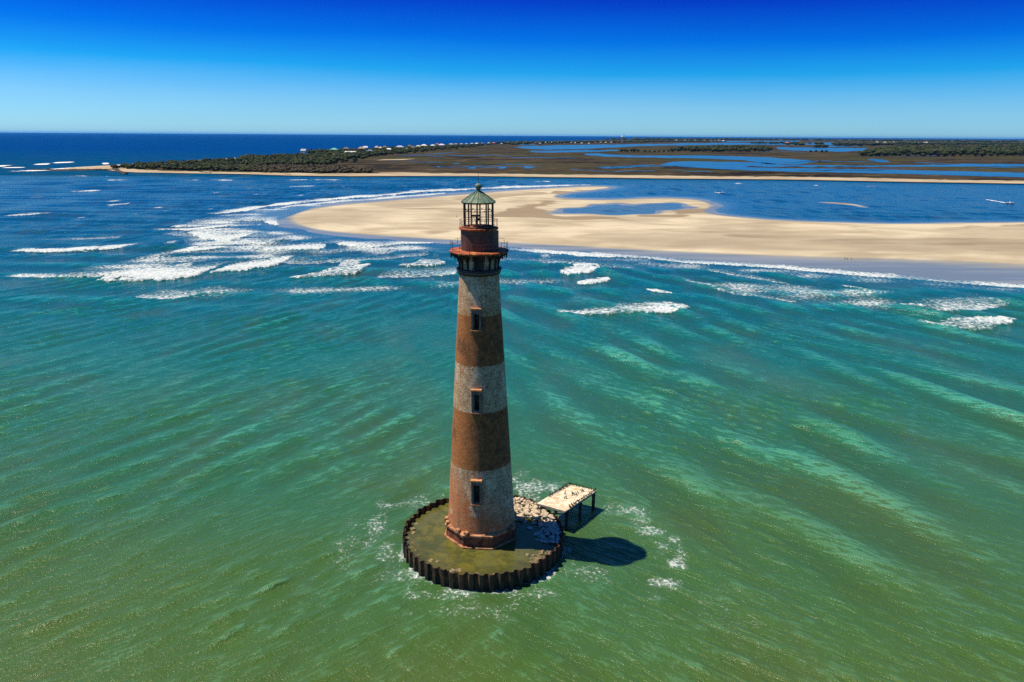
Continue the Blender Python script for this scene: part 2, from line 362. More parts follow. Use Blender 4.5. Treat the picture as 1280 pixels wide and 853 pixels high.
    n2 = t.bump(t.math('ADD', t.math('MULTIPLY', r1b, .50), t.math('MULTIPLY', r1c, .22)), t.math('MULTIPLY', calm, 1.0), .72, n1)
    n3 = t.bump(r2, t.math('MULTIPLY', calm, .9), .13, n2)
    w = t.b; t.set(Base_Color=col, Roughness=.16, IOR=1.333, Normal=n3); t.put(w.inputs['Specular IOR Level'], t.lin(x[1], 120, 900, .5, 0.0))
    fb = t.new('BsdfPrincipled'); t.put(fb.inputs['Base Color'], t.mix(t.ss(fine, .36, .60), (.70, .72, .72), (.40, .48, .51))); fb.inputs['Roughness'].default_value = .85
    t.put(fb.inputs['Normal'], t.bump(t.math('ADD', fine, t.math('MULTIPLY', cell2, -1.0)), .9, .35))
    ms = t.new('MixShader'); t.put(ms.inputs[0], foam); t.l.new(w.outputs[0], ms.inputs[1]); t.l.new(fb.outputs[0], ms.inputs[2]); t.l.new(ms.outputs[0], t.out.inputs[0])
    return t.m
M_SEA = sea_material('sea_water')

def grid_axis(core_a, core_b, h0, grow, lim_a, lim_b, cg=0.0):
    v = [core_a]; h = h0
    while v[-1] < core_b: v.append(v[-1] + h); h *= 1 + cg
    up = [v[-1]]; k = h
    while up[-1] < lim_b: k *= grow; up.append(up[-1] + k)
    dn = [v[0]]; k = h0
    while dn[-1] > lim_a: k *= grow; dn.append(dn[-1] - k)
    return np.array(dn[:0:-1] + v + up[1:])
gx = grid_axis(-125, 135, .42, 1.016, -80000, 80000)
gy = grid_axis(-46, 700, .30, 1.03, -6000, 90000, .0030)
X, Y = np.meshgrid(gx, gy)
hx = np.gradient(gx)[None, :] + 0 * X; hy = np.gradient(gy)[:, None] + 0 * Y
hh = np.maximum(hx * .85, hy * .6)
sdw = np.full(X.shape, -1e6); sub = (Y > 120) & (Y < 900) & (np.abs(X) < 1200)
s1 = poly_sd(PW, X[sub], Y[sub]); s2 = poly_sd(PL, X[sub], Y[sub]); sdw[sub] = np.minimum(s1, -s2)
shore = sm(-sdw, 2, 45)
lee = 1 - .8 * sm(Y, 380, 520) * sm(X, -60, 40)                  # sheltered channel behind the bar
wave = np.zeros_like(X)
shallow = sm(sdw, -16, 1) * (.35 + .65 * sm(Y, 330, 420)); lg = np.zeros_like(X); lg[sub] = sm(s2, -4, 10); shallow = np.maximum(shallow, .75 * lg)
def system(ang, lmin, lmax, spread, n, slope, wgt, seed):
    g = np.random.default_rng(seed); o = np.zeros_like(X)
    for _ in range(n):
        l = math.exp(g.uniform(math.log(lmin), math.log(lmax))); a = R_(ang + g.normal(0, spread)); k = 6.2832 / l
        amp = slope * math.sqrt(2 / n) / k
        o += amp * (1 - sm(hh, l * .22, l * .42)) * np.sin(k * (X * math.cos(a) + Y * math.sin(a)) + g.uniform(0, 6.283))
    return o * wgt
wl_ = 1 - sm(X + .12 * Y, -46, 40); wr_ = sm(X + .12 * Y, -52, 30)
g1 = np.clip(.8 + .45 * lumps(X, Y, 25, 90, 18, 88), .2, 1.7); g2 = np.clip(.8 + .45 * lumps(X, Y, 35, 120, 18, 89), .2, 1.7)
shrt = system(-44, 1.7, 4.2, 15, 60, .10, wl_, 1) * g1 + system(44, 1.7, 4.8, 16, 60, .10, wr_, 3) * g2
lng = system(-30, 5, 11, 9, 16, .075, wl_, 2) * g2 + system(30, 9, 20, 9, 16, .115, wr_ * sm(Y, -60, 80), 4) * g1 + system(86, 14, 30, 10, 14, .05, sm(Y, 90, 200), 5)
core = (np.abs(X) < 120) & (Y > -40) & (Y < 200)
s1_, s2_ = shrt[core].std(), lng[core].std()
shrt = s1_ * (shrt / s1_ + .22 * ((shrt / s1_) ** 2 - 1)); lng = s2_ * (lng / s2_ + .18 * ((lng / s2_) ** 2 - 1))
wave = (shrt + lng) * shore * lee
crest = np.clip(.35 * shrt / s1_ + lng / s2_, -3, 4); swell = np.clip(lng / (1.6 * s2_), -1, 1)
foam = np.zeros_like(X); rise = np.zeros_like(X); lump = lumps(X, Y, 2.2, 7, 26, 9); lump2 = lumps(X, Y, 8, 30, 18, 10)
for st, hgt, pts in BREAKERS:
    fp = np.array([at(a, b)[:2] for a, b, _, _ in pts]); ts = np.array([at(a, b - c)[1] for a, b, c, _ in pts]) - fp[:, 1]; tt = np.array([at(a, b - d)[1] for a, b, _, d in pts]) - fp[:, 1]
    x0, x1 = fp[:, 0].min(), fp[:, 0].max(); y0, y1 = fp[:, 1].min() - 8, (fp[:, 1] + tt).max() * 1 + 20
    ix = np.where((gx > x0) & (gx < x1))[0]; iy = np.where((gy > y0) & (gy < y1))[0]
    if len(ix) < 2 or len(iy) < 2: continue
    s_ = np.s_[iy[0]:iy[-1] + 1, ix[0]:ix[-1] + 1]; xx, yy = X[s_], Y[s_]
    fy, s0, t0 = np.interp(xx, fp[:, 0], fp[:, 1]), np.interp(xx, fp[:, 0], ts), np.interp(xx, fp[:, 0], tt)
    lf = .8 * lump[s_] * np.clip(s0 * .12, .25, 1.6) + .9 * lump2[s_] * np.clip(s0 * .12, .25, 2.6)
    d = yy - fy + lf; ends = sm(xx, x0, x0 + .08 * (x1 - x0)) * (1 - sm(xx, x1 - .04 * (x1 - x0), x1))
    tr = np.maximum(t0, s0 + 1.0) * (1 + .18 * lump2[s_])
    m = np.where(d < 0, np.exp(-(d / (.35 + .1 * s0)) ** 2), np.where(d < s0, .80 + .10 * lump[s_] + .05 * lump2[s_], np.clip(1 - (d - s0) / np.maximum(tr - s0, .5), 0, 1) ** .9 * .74))
    m = np.where(d < 0, np.where(d < -1.2, 0, m), m) * st * ends * np.clip(.92 + .30 * lumps(xx, yy * .5, 18, 90, 16, 55), .5, 1.04)
    foam[s_] = np.maximum(foam[s_], m)
    prof = np.where(d < 0, np.exp(-(d / 1.2) ** 2), np.exp(-(d / np.maximum(s0 * .8, .8)) ** 2)) * ends
    rise[s_] = np.maximum(rise[s_], hgt * prof * (1 + .25 * lump[s_]) * np.clip(s0 / 6, .25, 1))
for bx, by, rx, ry, st in BLOBS:
    c = at(bx, by); wx = abs(at(bx + rx, by)[0] - c[0]); wy = abs(at(bx, by - ry)[1] - c[1])
    d = np.sqrt(((X - c[0]) / wx) ** 2 + ((Y - c[1]) / wy) ** 2) + .18 * lump
    foam = np.maximum(foam, .9 * st * (1 - sm(d, .1, 1.15)))
for st, zp in ZONES:
    P_ = smooth_poly(zp, 0, 1); s_ = (X > P_[:, 0].min()) & (X < P_[:, 0].max()) & (Y > P_[:, 1].min()) & (Y < P_[:, 1].max())
    d = poly_sd(P_, X[s_], Y[s_]); foam[s_] = np.maximum(foam[s_], st * sm(d, 0, 16) * np.clip(.62 + .42 * lumps(X[s_] * .45, Y[s_], 9, 40, 24, 77), 0, 1.25))
rr = np.hypot(X - HOLE_C[0], Y - HOLE_C[1]) - HOLE_R
foam = np.maximum(foam, .38 * (1 - sm(rr + .35 * lump, .1, 1.3)) * (rr > -.6))
# scattered flecks of foam, thicker out on the bar
fl = np.clip(lumps(X, Y * .35, 5, 30, 30, 22) - 1.7, 0, 1) * .55 * sm(Y, 130, 260) * (1 - .6 * sm(X, 0, 80))
foam = np.maximum(foam, fl * (sdw < -3) * sm(-Y, -900, -500) * lee)
Z = wave * (1 - .5 * np.clip(foam, 0, 1)) + rise
# water hugs the beach
calm = .25 + .75 * shore; calm *= .45 + .55 * lee
V = np.stack([X, Y, Z], -1).reshape(-1, 3)
ny, nx = X.shape; idx = np.arange(ny * nx).reshape(ny, nx)
Q = np.stack([idx[:-1, :-1], idx[:-1, 1:], idx[1:, 1:], idx[1:, :-1]], -1).reshape(-1, 4)
fq = foam.ravel()[Q].mean(1)
cq = V[Q].mean(1); inring = np.hypot(cq[:, 0] - HOLE_C[0], cq[:, 1] - HOLE_C[1]) < 9.6
def sub_mesh(name, mask, kind):
    q = Q[mask]; u, inv = np.unique(q, return_inverse=True)
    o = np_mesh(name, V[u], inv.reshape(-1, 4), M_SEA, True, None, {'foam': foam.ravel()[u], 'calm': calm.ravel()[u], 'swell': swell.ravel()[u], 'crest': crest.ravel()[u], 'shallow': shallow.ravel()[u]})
    return tag(o, kind=kind)
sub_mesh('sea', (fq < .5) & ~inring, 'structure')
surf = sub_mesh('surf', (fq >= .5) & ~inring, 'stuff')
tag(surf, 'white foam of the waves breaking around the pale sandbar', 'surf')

# ------------------------------------------------------------------ sandbar
def sand_material(name, wet_z=.30):
    t = NT(name); p = t.pos(); x = t.xyz(p)
    dm = t.attr('damp'); n1 = t.noise(t.map(p, (.5, 1, 0), (0, 0, R_(-8))), .035, 6, .62, .5); n2 = t.noise(t.map(p, (.3, 1, 0)), .12, 5, .6)
    c = t.mix(t.ss(n1, .35, .62), (.35, .285, .185), (.53, .455, .315))
    c = t.mix(t.math('MULTIPLY', t.ss(n2, .55, .75), .55), c, (.27, .205, .115))
    c = t.mix(t.math('MULTIPLY', t.ss(t.noise(t.map(p, (.45, 1, 0), (0, 0, R_(-10)), (7, 3, 0)), .011, 4, .55, .9), .47, .62), .6), c, (.27, .215, .14))
    damp = t.math('MULTIPLY', t.ss(t.noise(t.map(p, (.16, 1, 0), (0, 0, R_(-14))), .028, 5, .6, .8), .56, .68), .6)
    c = t.mix(damp, c, (.18, .137, .08))
    c = t.mix(t.math('MULTIPLY', t.ss(t.math('ADD', dm, t.math('MULTIPLY', t.math('SUBTRACT', n1, .5), 1.6)), .25, .75), .85), c, (.205, .145, .082))
    wz = t.math('ADD', x[2], t.math('MULTIPLY', t.math('SUBTRACT', n2, .5), .12))
    wet = t.ss(wz, wet_z + .13, wet_z - .11)
    c = t.mix(wet, c, t.mix(t.ss(t.noise(t.map(p, (.12, 1, 0), (0, 0, R_(-8))), .07, 5, .6), .4, .62), (.15, .18, .19), (.24, .255, .235)))
    t.set(Base_Color=c, Roughness=t.fmix(wet, .9, .28), Normal=t.bump(t.noise(t.map(p, (.5, 1, 0)), .5, 5, .7), t.fmix(wet, .5, .06), .25))
    return t.m
M_SAND = sand_material('sand')
sx_, sy_ = np.arange(-150, 960, 2.0), np.arange(150, 800, 2.2)
SX, SY = np.meshgrid(sx_, sy_)
a, b, l = poly_sd(PW, SX, SY), poly_sd(PD, SX, SY), poly_sd(PL, SX, SY)
l = l + 5 * lumps(SX, SY, 25, 90, 20, 61); a = a + 1.4 * lumps(SX, SY, 15, 60, 20, 62)
a = np.minimum(a, -l); b = np.minimum(b, -l - 7)
DAMP = [[(600,268),(650,258),(690,247.5),(740,249),(700,252),(684,262),(690,270),(760,270.5),(850,268),(880,270),(800,275),(700,276),(620,274)], [(820,262),(858,259),(890,262),(880,267),(840,269)], [(690,240),(720,239),(745,236.5),(715,243),(700,248)], [(1170,283),(1290,280),(1600,281),(1600,330),(1290,322),(1210,316),(1150,300)], [(560,246),(640,241),(700,240),(640,248),(560,254)], [(900,292),(1040,296),(1110,304),(980,303),(900,298)], [(500,290),(560,286),(640,290),(700,296),(600,295)]]
dmp = np.zeros_like(SX)
for k, zp in enumerate(DAMP): dmp = np.maximum(dmp, (1, 1, .9, .42, .5, .4, .4)[k] * sm(poly_sd(smooth_poly(zp, .5, 1), SX, SY) + 5 * lumps(SX, SY, 20, 70, 16, 90 + k), -6, 12))
relief = lumps(SX * .4, SY, 14, 60, 24, 31)
SZ = np.where(a <= 0, a * .05, np.where(b <= 0, .02 + .28 * a / np.maximum(a - b, .01), .30 + .8 * (1 - np.exp(-np.maximum(b, 0) / 18)) + .09 * relief * sm(b, 0, 20)))
SZ = np.maximum(SZ, np.where(b > 0, .3, SZ))
ny, nx = SX.shape; idx = np.arange(ny * nx).reshape(ny, nx)
q = np.stack([idx[:-1, :-1], idx[:-1, 1:], idx[1:, 1:], idx[1:, :-1]], -1).reshape(-1, 4)
q = q[SZ.ravel()[q].max(1) > -.9]; u, inv = np.unique(q, return_inverse=True)
tag(np_mesh('sandbar', np.stack([SX, SY, SZ], -1).reshape(-1, 3)[u], inv.reshape(-1, 4), M_SAND, True, None, {'damp': dmp.ravel()[u]}), kind='structure')
# a sliver of sand awash in the channel
def flat_poly(name, P, z, mat, kind='structure', it=1):
    bm = bmesh.new()
    vs = [bm.verts.new((p[0], p[1], z)) for p in P]
    f = bm.faces.new(vs); bm.normal_update()
    if f.normal.z < 0: f.normal_flip()
    bmesh.ops.triangulate(bm, faces=bm.faces)
    me = bpy.data.meshes.new(name); bm.to_mesh(me); bm.free(); me.materials.append(mat)
    o = link_mesh(name, me)
    if kind: tag(o, kind=kind)
    return o
PS = smooth_poly([(1016,252.7),(1045,253.4),(1068,255.2),(1087,259.6),(1078,259.4),(1062,256.6),(1040,254.9)])
sx_, sy_ = np.arange(PS[:, 0].min() - 20, PS[:, 0].max() + 20, 1.5), np.arange(PS[:, 1].min() - 20, PS[:, 1].max() + 20, 1.5)
SX, SY = np.meshgrid(sx_, sy_); a = poly_sd(PS, SX, SY); SZ = np.clip(.05 + a * .09, -.5, .62); SZ = np.where(a > 0, np.maximum(SZ, .15 + a * .06), SZ)
ny, nx = SX.shape; idx = np.arange(ny * nx).reshape(ny, nx)
q = np.stack([idx[:-1, :-1], idx[:-1, 1:], idx[1:, 1:], idx[1:, :-1]], -1).reshape(-1, 4); q = q[SZ.ravel()[q].max(1) > -.4]; u, inv = np.unique(q, return_inverse=True)
tag(np_mesh('shoal', np.stack([SX, SY, SZ], -1).reshape(-1, 3)[u], inv.reshape(-1, 4), M_SAND), kind='structure')

# ------------------------------------------------------------------ the low island behind: marsh, beach, creeks
def hor(x): return HORIZON + (x - 640) * math.tan(ROLL)
t = NT('marsh_grass'); p = t.pos(); x = t.xyz(p)
n1 = t.noise(t.map(p, (.7, 1, 0)), .006, 7, .68, .6); n2 = t.noise(t.map(p, (.8, 1, 0), (0, 0, .1)), .022, 6, .7)
c = t.mix(t.ss(n1, .40, .58), (.012, .0085, .0065), (.050, .036, .020)); c = t.mix(t.math('MULTIPLY', t.ss(n2, .50, .62), .8), c, (.080, .062, .026))
c = t.mix(t.math('MULTIPLY', t.ss(t.noise(t.map(p, (.5, 1, 0), (0, 0, .2)), .004, 5, .65), .48, .58), .75), c, (.042, .045, .014))
c = t.mix(t.math('MULTIPLY', t.ss(t.noise(p, .012, 6, .75), .57, .66), .6), c, (.13, .105, .055))
t.set(Base_Color=c, Roughness=.95, Normal=t.bump(n2, .6, 1.5)); t.b.inputs['Specular IOR Level'].default_value = .05
M_MARSH = t.m
COAST = [(130,211.5),(145,213.6),(170,215.2),(235,216.2),(300,217.2),(360,219),(440,220),(520,219.6),(600,219.8),(640,220.3),(700,221.2),(760,221.8),(820,222.6),(880,223.2),(940,223.6),(1000,224.3),(1060,225.4),(1120,226.8),(1200,228),(1280,229.3),(1400,231.6),(1600,235)]
BACK = [(1600, hor(1600) + 2.6), (1280, hor(1280) + 2.2), (1000, hor(1000) + 2.2), (860, hor(860) + 2.6), (780, hor(780) + 4.2), (700,176.6),(640,179.2),(600,181.2),(560,183.6),(500,186.8),(440,190.6),(375,194.2),(320,198),(250,201.8),(200,204.8),(165,206.8),(140,208.6),(125,210.2)]
mp = [at(a, b, .6)[:2] for a, b in COAST] + [at(a, b, .6)[:2] for a, b in BACK]
flat_poly('marsh', mp, .6, M_MARSH)
# beach along the island's near shore
def strip(name, top, bot, z, mat, it=2):
    return flat_poly(name, [at(a, b, z)[:2] for a, b in top] + [at(a, b, z)[:2] for a, b in bot[::-1]], z, mat)
bt = [(120,209.8),(165,211.5),(200,213.4),(250,214.6),(320,215.6),(400,217.2),(470,217),(490,216),(520,216.6),(600,217.2),(680,218),(760,219),(860,219.9),(900,220.6),(960,220.9),(1020,221.6),(1090,222.6),(1150,224.4),(1200,225.2),(1280,226.3),(1400,228),(1600,231)]
rb_ = random.Random(3); top = []
for i in range(len(bt) - 1):
    for k in range(8):
        f = k / 8; top.append((bt[i][0] * (1 - f) + bt[i + 1][0] * f, bt[i][1] * (1 - f) + bt[i + 1][1] * f + rb_.uniform(-.35, .35)))
bot = [(x_, y_ + .5) for x_, y_ in COAST]
def beach_material():
    t = NT('beach_sand'); p = t.pos(); n = t.noise(t.map(p, (.3, 1, 0)), .05, 5, .65)
    t.set(Base_Color=t.mix(t.ss(n, .4, .6), (.30, .225, .135), (.44, .355, .235)), Roughness=.95); return t.m
M_BEACH = beach_material()
strip('beach', top, bot, .9, M_BEACH)
strip('spit_beach', [(92,209.6),(120,207.6),(165,205.6),(200,204.2)], [(60,213),(100,212.8),(150,212.2),(200,206.4)], .8, M_BEACH)
for a in ([(262,209.6),(272,206.8),(279,205.8),(277,207.4),(268,210)], [(150,210.4),(160,208.8),(172,209.2),(168,211)], [(470,216.8),(478,215.7),(500,215.6),(540,216.4),(520,217)], [(480,199.4),(520,198.6),(505,200),(470,200.6)]):
    flat_poly('sand_patch', [at(u_, v_, 1.0)[:2] for u_, v_ in a], 1.0, M_BEACH)
t = NT('creek_water'); p = t.pos()
t.set(Base_Color=t.mix(t.ss(t.noise(t.map(p, (.3, 1, 0)), .01, 3), .4, .6), (.004, .060, .17), (.006, .082, .21)), Roughness=.2, IOR=1.333, Normal=t.bump(t.noise(p, .25, 3), .25, .25))
t.b.inputs['Specular IOR Level'].default_value = .12; M_CREEK = t.m
CREEKS = [
 [(640,184),(660,183),(700,181.6),(760,181),(800,180.4),(860,179.2),(960,178.6),(1060,180.4),(1060,181.6),(960,181),(880,181.6),(800,182.6),(772,184.4),(720,186.6),(690,187.2),(664,186.6)],
 [(660,189.2),(720,188.2),(772,187.4),(774,188.8),(720,190.6),(668,190.8)],
 [(728,192.6),(745,191.8),(775,193.8),(800,194.8),(872,194.4),(960,196.6),(1002,200),(1024,201.4),(1000,205.8),(960,205.4),(930,200.4),(870,198.2),(800,197),(760,196.2),(736,194.6)],
 [(824,206.4),(838,202.8),(850,202),(905,202.4),(955,203.4),(980,206.4),(1100,207),(1180,206),(1210,204.8),(1300,205.4),(1400,206),(1400,209),(1280,208.4),(1180,208.6),(960,209),(938,207.6),(930,209.2),(960,210),(1120,212.4),(1280,216.2),(1400,219),(1400,225),(1280,221.8),(1120,217.4),(1000,215),(940,213.4),(890,211),(850,208.4)],
 [(1083,199),(1100,199),(1111,201.4),(1112,203),(1098,203),(1086,200.2)],
 [(970,184.2),(1020,185),(1086,185.4),(1079,188.6),(1050,190),(1000,188.4),(972,187)],
 [(750,209.8),(770,208.2),(826,206.6),(802,208.6),(770,210.4),(752,210.6)],
 [(654,209.2),(663,208),(668,210.4),(656,211)], [(584,210.6),(590,208.6),(597,210.4),(590,211.2)], [(620,210.8),(628,208.6),(634,209.2),(630,211.2)], [(544,208.6),(549,207.8),(551,208.6),(547,209)],
 [(418,212.6),(426,209.2),(434,209.4),(430,212.4)], [(438,211.8),(441,209.6),(446,211),(445,212)], [(565,204.6),(574,204),(576,205),(567,205.2)],
 [(1010,178),(1060,178.6),(1100,179.6),(1060,180),(1010,179.2)], [(650,181),(690,180),(650,182)], [(1020,182.4),(1080,183),(1040,184)], [(900,176.6),(1000,176.2),(1000,177.4),(900,177.6)],
]
rc = random.Random(31)
for i in range(26):                                              # thin winding creeks
    a, b = rc.uniform(470, 1230), rc.uniform(186, 215); n = rc.randint(6, 11); up, dn = [], []
    if b < 190 and a < 640: b += 14
    for k in range(n):
        a += rc.uniform(5, 14); b += rc.uniform(-.9, .9); b = min(b, 215.5); hw = rc.uniform(.10, .34) * (1 if 0 < k < n - 1 else .2); up.append((a, b - hw)); dn.append((a, b + hw))
    CREEKS.append(up + dn[::-1])
for c in CREEKS:
    c2 = []
    for i in range(len(c)):
        (a, b), (a2, b2) = c[i], c[(i + 1) % len(c)]; n = max(1, int(abs(a2 - a) / 6)) if len(c) < 40 and c[0][1] else 1; thin = abs(max(q[1] for q in c) - min(q[1] for q in c)) < 1.2
        for k in range(n): j = 0 if (thin or k == 0) else 1; c2.append((a + (a2 - a) * k / n + rc.uniform(-1, 1) * j, b + (b2 - b) * k / n + rc.uniform(-.32, .32) * j))
    P = np.array([at(a, b, .9)[:2] for a, b in c2])
    for _ in range(2): Qn = np.roll(P, -1, 0); P = np.stack([.75 * P + .25 * Qn, .25 * P + .75 * Qn], 1).reshape(-1, 2)
    flat_poly('creek', P, .9, M_CREEK)

# ------------------------------------------------------------------ foliage
def foliage(name, c1, c2, c3):
    t = NT(name); v = t.attr('tone'); p = t.pos()
    c = t.ramp(v, [(0, c1), (.5, c2), (1, c3)])
    c = t.mix(t.ss(t.noise(p, .25, 3), .4, .7), c, c2)
    t.set(Base_Color=c, Roughness=.8); t.b.inputs['Specular IOR Level'].default_value = .15; return t.m
M_LEAF = foliage('leaf_green', (.009, .018, .007), (.027, .039, .012), (.082, .078, .030))
M_BRUSH = foliage('leaf_brown', (.035, .028, .020), (.062, .050, .030), (.10, .085, .04))
M_BARK = mottled('bark', (.05, .04, .03), (.10, .08, .06), 2.0)
ICO = None
def ico():
    global ICO
    if ICO is None:
        bm = bmesh.new(); bmesh.ops.create_icosphere(bm, subdivisions=2, radius=1.0)
        ICO = (np.array([v.co[:] for v in bm.verts]), np.array([[v.index for v in f.verts] for f in bm.faces])); bm.free()
    return ICO
def crown_arrays(bx, by, bz, r, h, g, nleaf, leaf):
    """one crown: a few lumpy clumps, then loose leaf sprays sticking out of them; triangles only"""
    iv, it = ico(); Vs, Ts, tone, off = [], [], [], 0
    tn = g.uniform(.1, .8)
    for k in range(3):
        c = np.array([g.uniform(-.4, .4) * r, g.uniform(-.4, .4) * r, h * g.uniform(.42, .72)]); rk = r * g.uniform(.45, .75)
        v = iv * (1 + g.uniform(-.28, .28, (len(iv), 1))) * np.array([rk, rk, min(rk, h * .36)]) + c
        Vs.append(v); Ts.append(it + off); off += len(v); tone.append(np.clip(tn + g.uniform(-.2, .2, len(v)), 0, 1))
    d = g.normal(size=(nleaf, 3)); d /= np.linalg.norm(d, axis=1)[:, None]
    c = d * np.array([r, r, h * .46]) * g.uniform(.55, 1.05, (nleaf, 1)) + np.array([0, 0, h * .55])
    e1 = g.normal(size=(nleaf, 3)); e2 = g.normal(size=(nleaf, 3)); s_ = leaf * g.uniform(.6, 1.4, (nleaf, 1))
    v = np.stack([c, c + e1 * s_ * .6, c + e2 * s_ * .6], 1).reshape(-1, 3); Vs.append(v)
    Ts.append(np.arange(nleaf * 3).reshape(-1, 3) + off); tone.append(np.clip(np.repeat(g.uniform(.0, 1.0, nleaf) * .6 + tn * .4, 3), 0, 1))
    return np.concatenate(Vs) + np.array([bx, by, bz]), np.concatenate(Ts), np.concatenate(tone)
def wood(name, items, mat, seed, nleaf=36, leaf=1.4):
    g = np.random.default_rng(seed); VV, TT, NN, off = [], [], [], 0
    for (x0, y0, r, h) in items:
        v, tr, tn = crown_arrays(x0, y0, .5, r, h, g, nleaf, leaf * r / 4); VV.append(v); TT.append(tr + off); NN.append(tn); off += len(v)
    return np_mesh(name, np.concatenate(VV), np.concatenate(TT), mat, False, None, {'tone': np.concatenate(NN)}, True)
def fill(poly, n, rlo, rhi, hlo, hhi, seed, gamma=1.0):
    """tree spots spread over a patch of the photograph, evenly over the picture"""
    g = np.random.default_rng(seed); P = np.array(poly); out = []
    while len(out) < n:
        a = g.uniform(P[:, 0].min(), P[:, 0].max()); b = g.uniform(P[:, 1].min(), P[:, 1].max())
        if poly_sd(P, np.array([a]), np.array([b]))[0] > 0:
            w = at(a, b, .6); s_ = g.uniform(0, 1); out.append((w[0], w[1], rlo + (rhi - rlo) * s_, (hlo + (hhi - hlo) * g.uniform(.2, 1))))
    return out
W_TIP = [(140,211),(165,207.4),(200,204.9),(260,201.6),(310,198.8),(325,198.6),(325,214.6),(240,214),(170,211.5)]
W_MAIN = [(300,199.4),(375,195),(440,191.4),(462,194),(425,202),(412,207),(330,209),(300,208)]
W_BRUSH = [(250,211),(330,208),(410,208.5),(440,211.5),(466,214),(462,216.6),(400,216.6),(320,215)]
W_BELT = [(430,192.4),(480,188.6),(520,186.6),(560,184.2),(602,181.8),(604,183.4),(560,186.4),(520,190.4),(490,193.6),(460,196.4),(440,199)]
o = wood('coastal_scrub', fill(W_TIP, 620, 3.0, 6.0, 3.0, 6.2, 41), M_LEAF, 51); tag(o, 'low green scrub covering the sandy tip of the island', 'scrub', kind='stuff')
o = wood('woodland', fill(W_MAIN, 620, 4.5, 8.5, 5.5, 9.5, 42), M_LEAF, 52); tag(o, 'dark green wood on the island in front of the first houses', 'woodland', kind='stuff')
o = wood('brushwood', fill(W_BRUSH, 520, 2.6, 5.0, 2.8, 5.6, 43), M_BRUSH, 53); tag(o, 'grey brown brush above the narrow island beach', 'brush', kind='stuff')
o = wood('village_greenery', fill(W_BELT, 520, 4.0, 9.0, 4.5, 10.5, 44), M_LEAF, 54); tag(o, 'dark shrubbery running between the island houses and the marsh', 'shrubbery', kind='stuff')
o = wood('village_trees', fill([(384,191.6),(440,188.8),(480,186.6),(520,184.6),(560,182.6),(612,180.4),(616,181.6),(560,184.6),(520,187.4),(480,189.6),(440,192.4),(384,194)], 300, 4.5, 8.5, 7.0, 11.5, 47), M_LEAF, 57, 30, 1.5); tag(o, 'dark trees crowding round the island houses', 'trees', kind='stuff')
W_R = [(1078,194.5),(1095,190),(1115,186.5),(1180,184),(1280,182.6),(1420,183),(1420,196.5),(1280,196),(1235,192.5),(1190,194.6),(1130,195)]
o = wood('marsh_woodland', fill(W_R, 900, 9, 17, 11, 19, 45), M_LEAF, 55, 30, 1.2); tag(o, 'broad dark wood rising from the marsh at the right', 'woodland', kind='stuff')
W_M = [(842,188.4),(870,185.6),(900,184.4),(962,186),(964,189.6),(900,190.2),(850,190)]
o = wood('hammock_woodland', fill(W_M, 170, 8, 13, 9, 16, 46), M_LEAF, 56, 30, 1.2); tag(o, 'long dark tree island in the middle of the marsh', 'woodland', kind='stuff')
# tree lines out towards the horizon
def ridge(name, pts, hgt, depth, mat, seed, label):
    g = np.random.default_rng(seed); items = []
    for (x0, y0), (x1, y1) in zip(pts[:-1], pts[1:]):
        a, b = at(x0, y0, .6), at(x1, y1, .6); n = max(4, int(np.hypot(*(b - a)[:2]) / (hgt * 1.1)))
        n = min(n, 170)
        for k in range(n):
            f = (k + g.uniform(-.5, .5)) / n; w = a + (b - a) * f
            rr_ = max(hgt * g.uniform(.7, 1.2), np.hypot(*(b - a)[:2]) / n * 1.1); items.append((w[0] + g.uniform(-1, 1) * depth * .3, w[1] + g.uniform(0, 1) * depth, rr_, hgt * g.uniform(.65, 1.2)))
    o = wood(name, items, mat, seed, 24, .9); return tag(o, label, 'woodland', kind='stuff')
ridge('distant_woodland', [(622,181.2),(660,180.4),(700,179.6),(780,178.6),(860,177.6),(900,177.4)], 15, 400, M_LEAF, 61, 'dark tree line of the far village below the horizon')
ridge('distant_woodland', [(780,175.6),(860,175.4),(960,175.6),(1060,176.4),(1160,177.2),(1280,178.4),(1420,179.6)], 26, 1200, M_LEAF, 62, 'low blue wooded shore along the horizon')
ridge('distant_woodland', [(960,180.2),(1000,180),(1012,180.4)], 15, 300, M_LEAF, 63, 'dark wood beside the far creek with the pale houses')
ridge('distant_woodland', [(1055,183.4),(1110,183),(1180,181.6),(1290,181.2),(1420,182)], 20, 700, M_LEAF, 64, 'far wood behind the broad marsh wood at the right')
# trees and bushes one can tell apart
def tree_proto(r, h, mat, seed, nl=90):
    g = np.random.default_rng(seed); v, tr, tn = crown_arrays(0, 0, 0, r, h, g, nl, .34 * r)
    c = np_mesh('crown', v, tr, mat, False, None, {'tone': tn}, True); m = MB(); m.tube([(0, 0, -.4), (.1 * r, 0, h * .3), (0, .05 * r, h * .6)], [.08 * r, .06 * r, .03 * r], 6)
    k = m.build('trunk', M_BARK); return c, k
PROTOS = [tree_proto(5, 9, M_LEAF, 71), tree_proto(6.5, 8, M_LEAF, 72), tree_proto(4.5, 10.5, M_LEAF, 73), tree_proto(3.6, 4.4, M_BRUSH, 74)]
used = set()
def plant(kind, px, py, s, name, label, cat, group):
    c, k = PROTOS[kind]; w = at(px, py, .6); e = empty(name, (w[0], w[1], .55), random.uniform(0, 6.28)); e.scale = (s, s, s * random.uniform(.9, 1.1))
    first = kind not in used; used.add(kind)
    for o in (c, k):
        q_ = o if first else o.copy()
        if not first: COL.objects.link(q_)
        q_.parent = e
    tag(e, label, cat, group); return e
rt = random.Random(5)
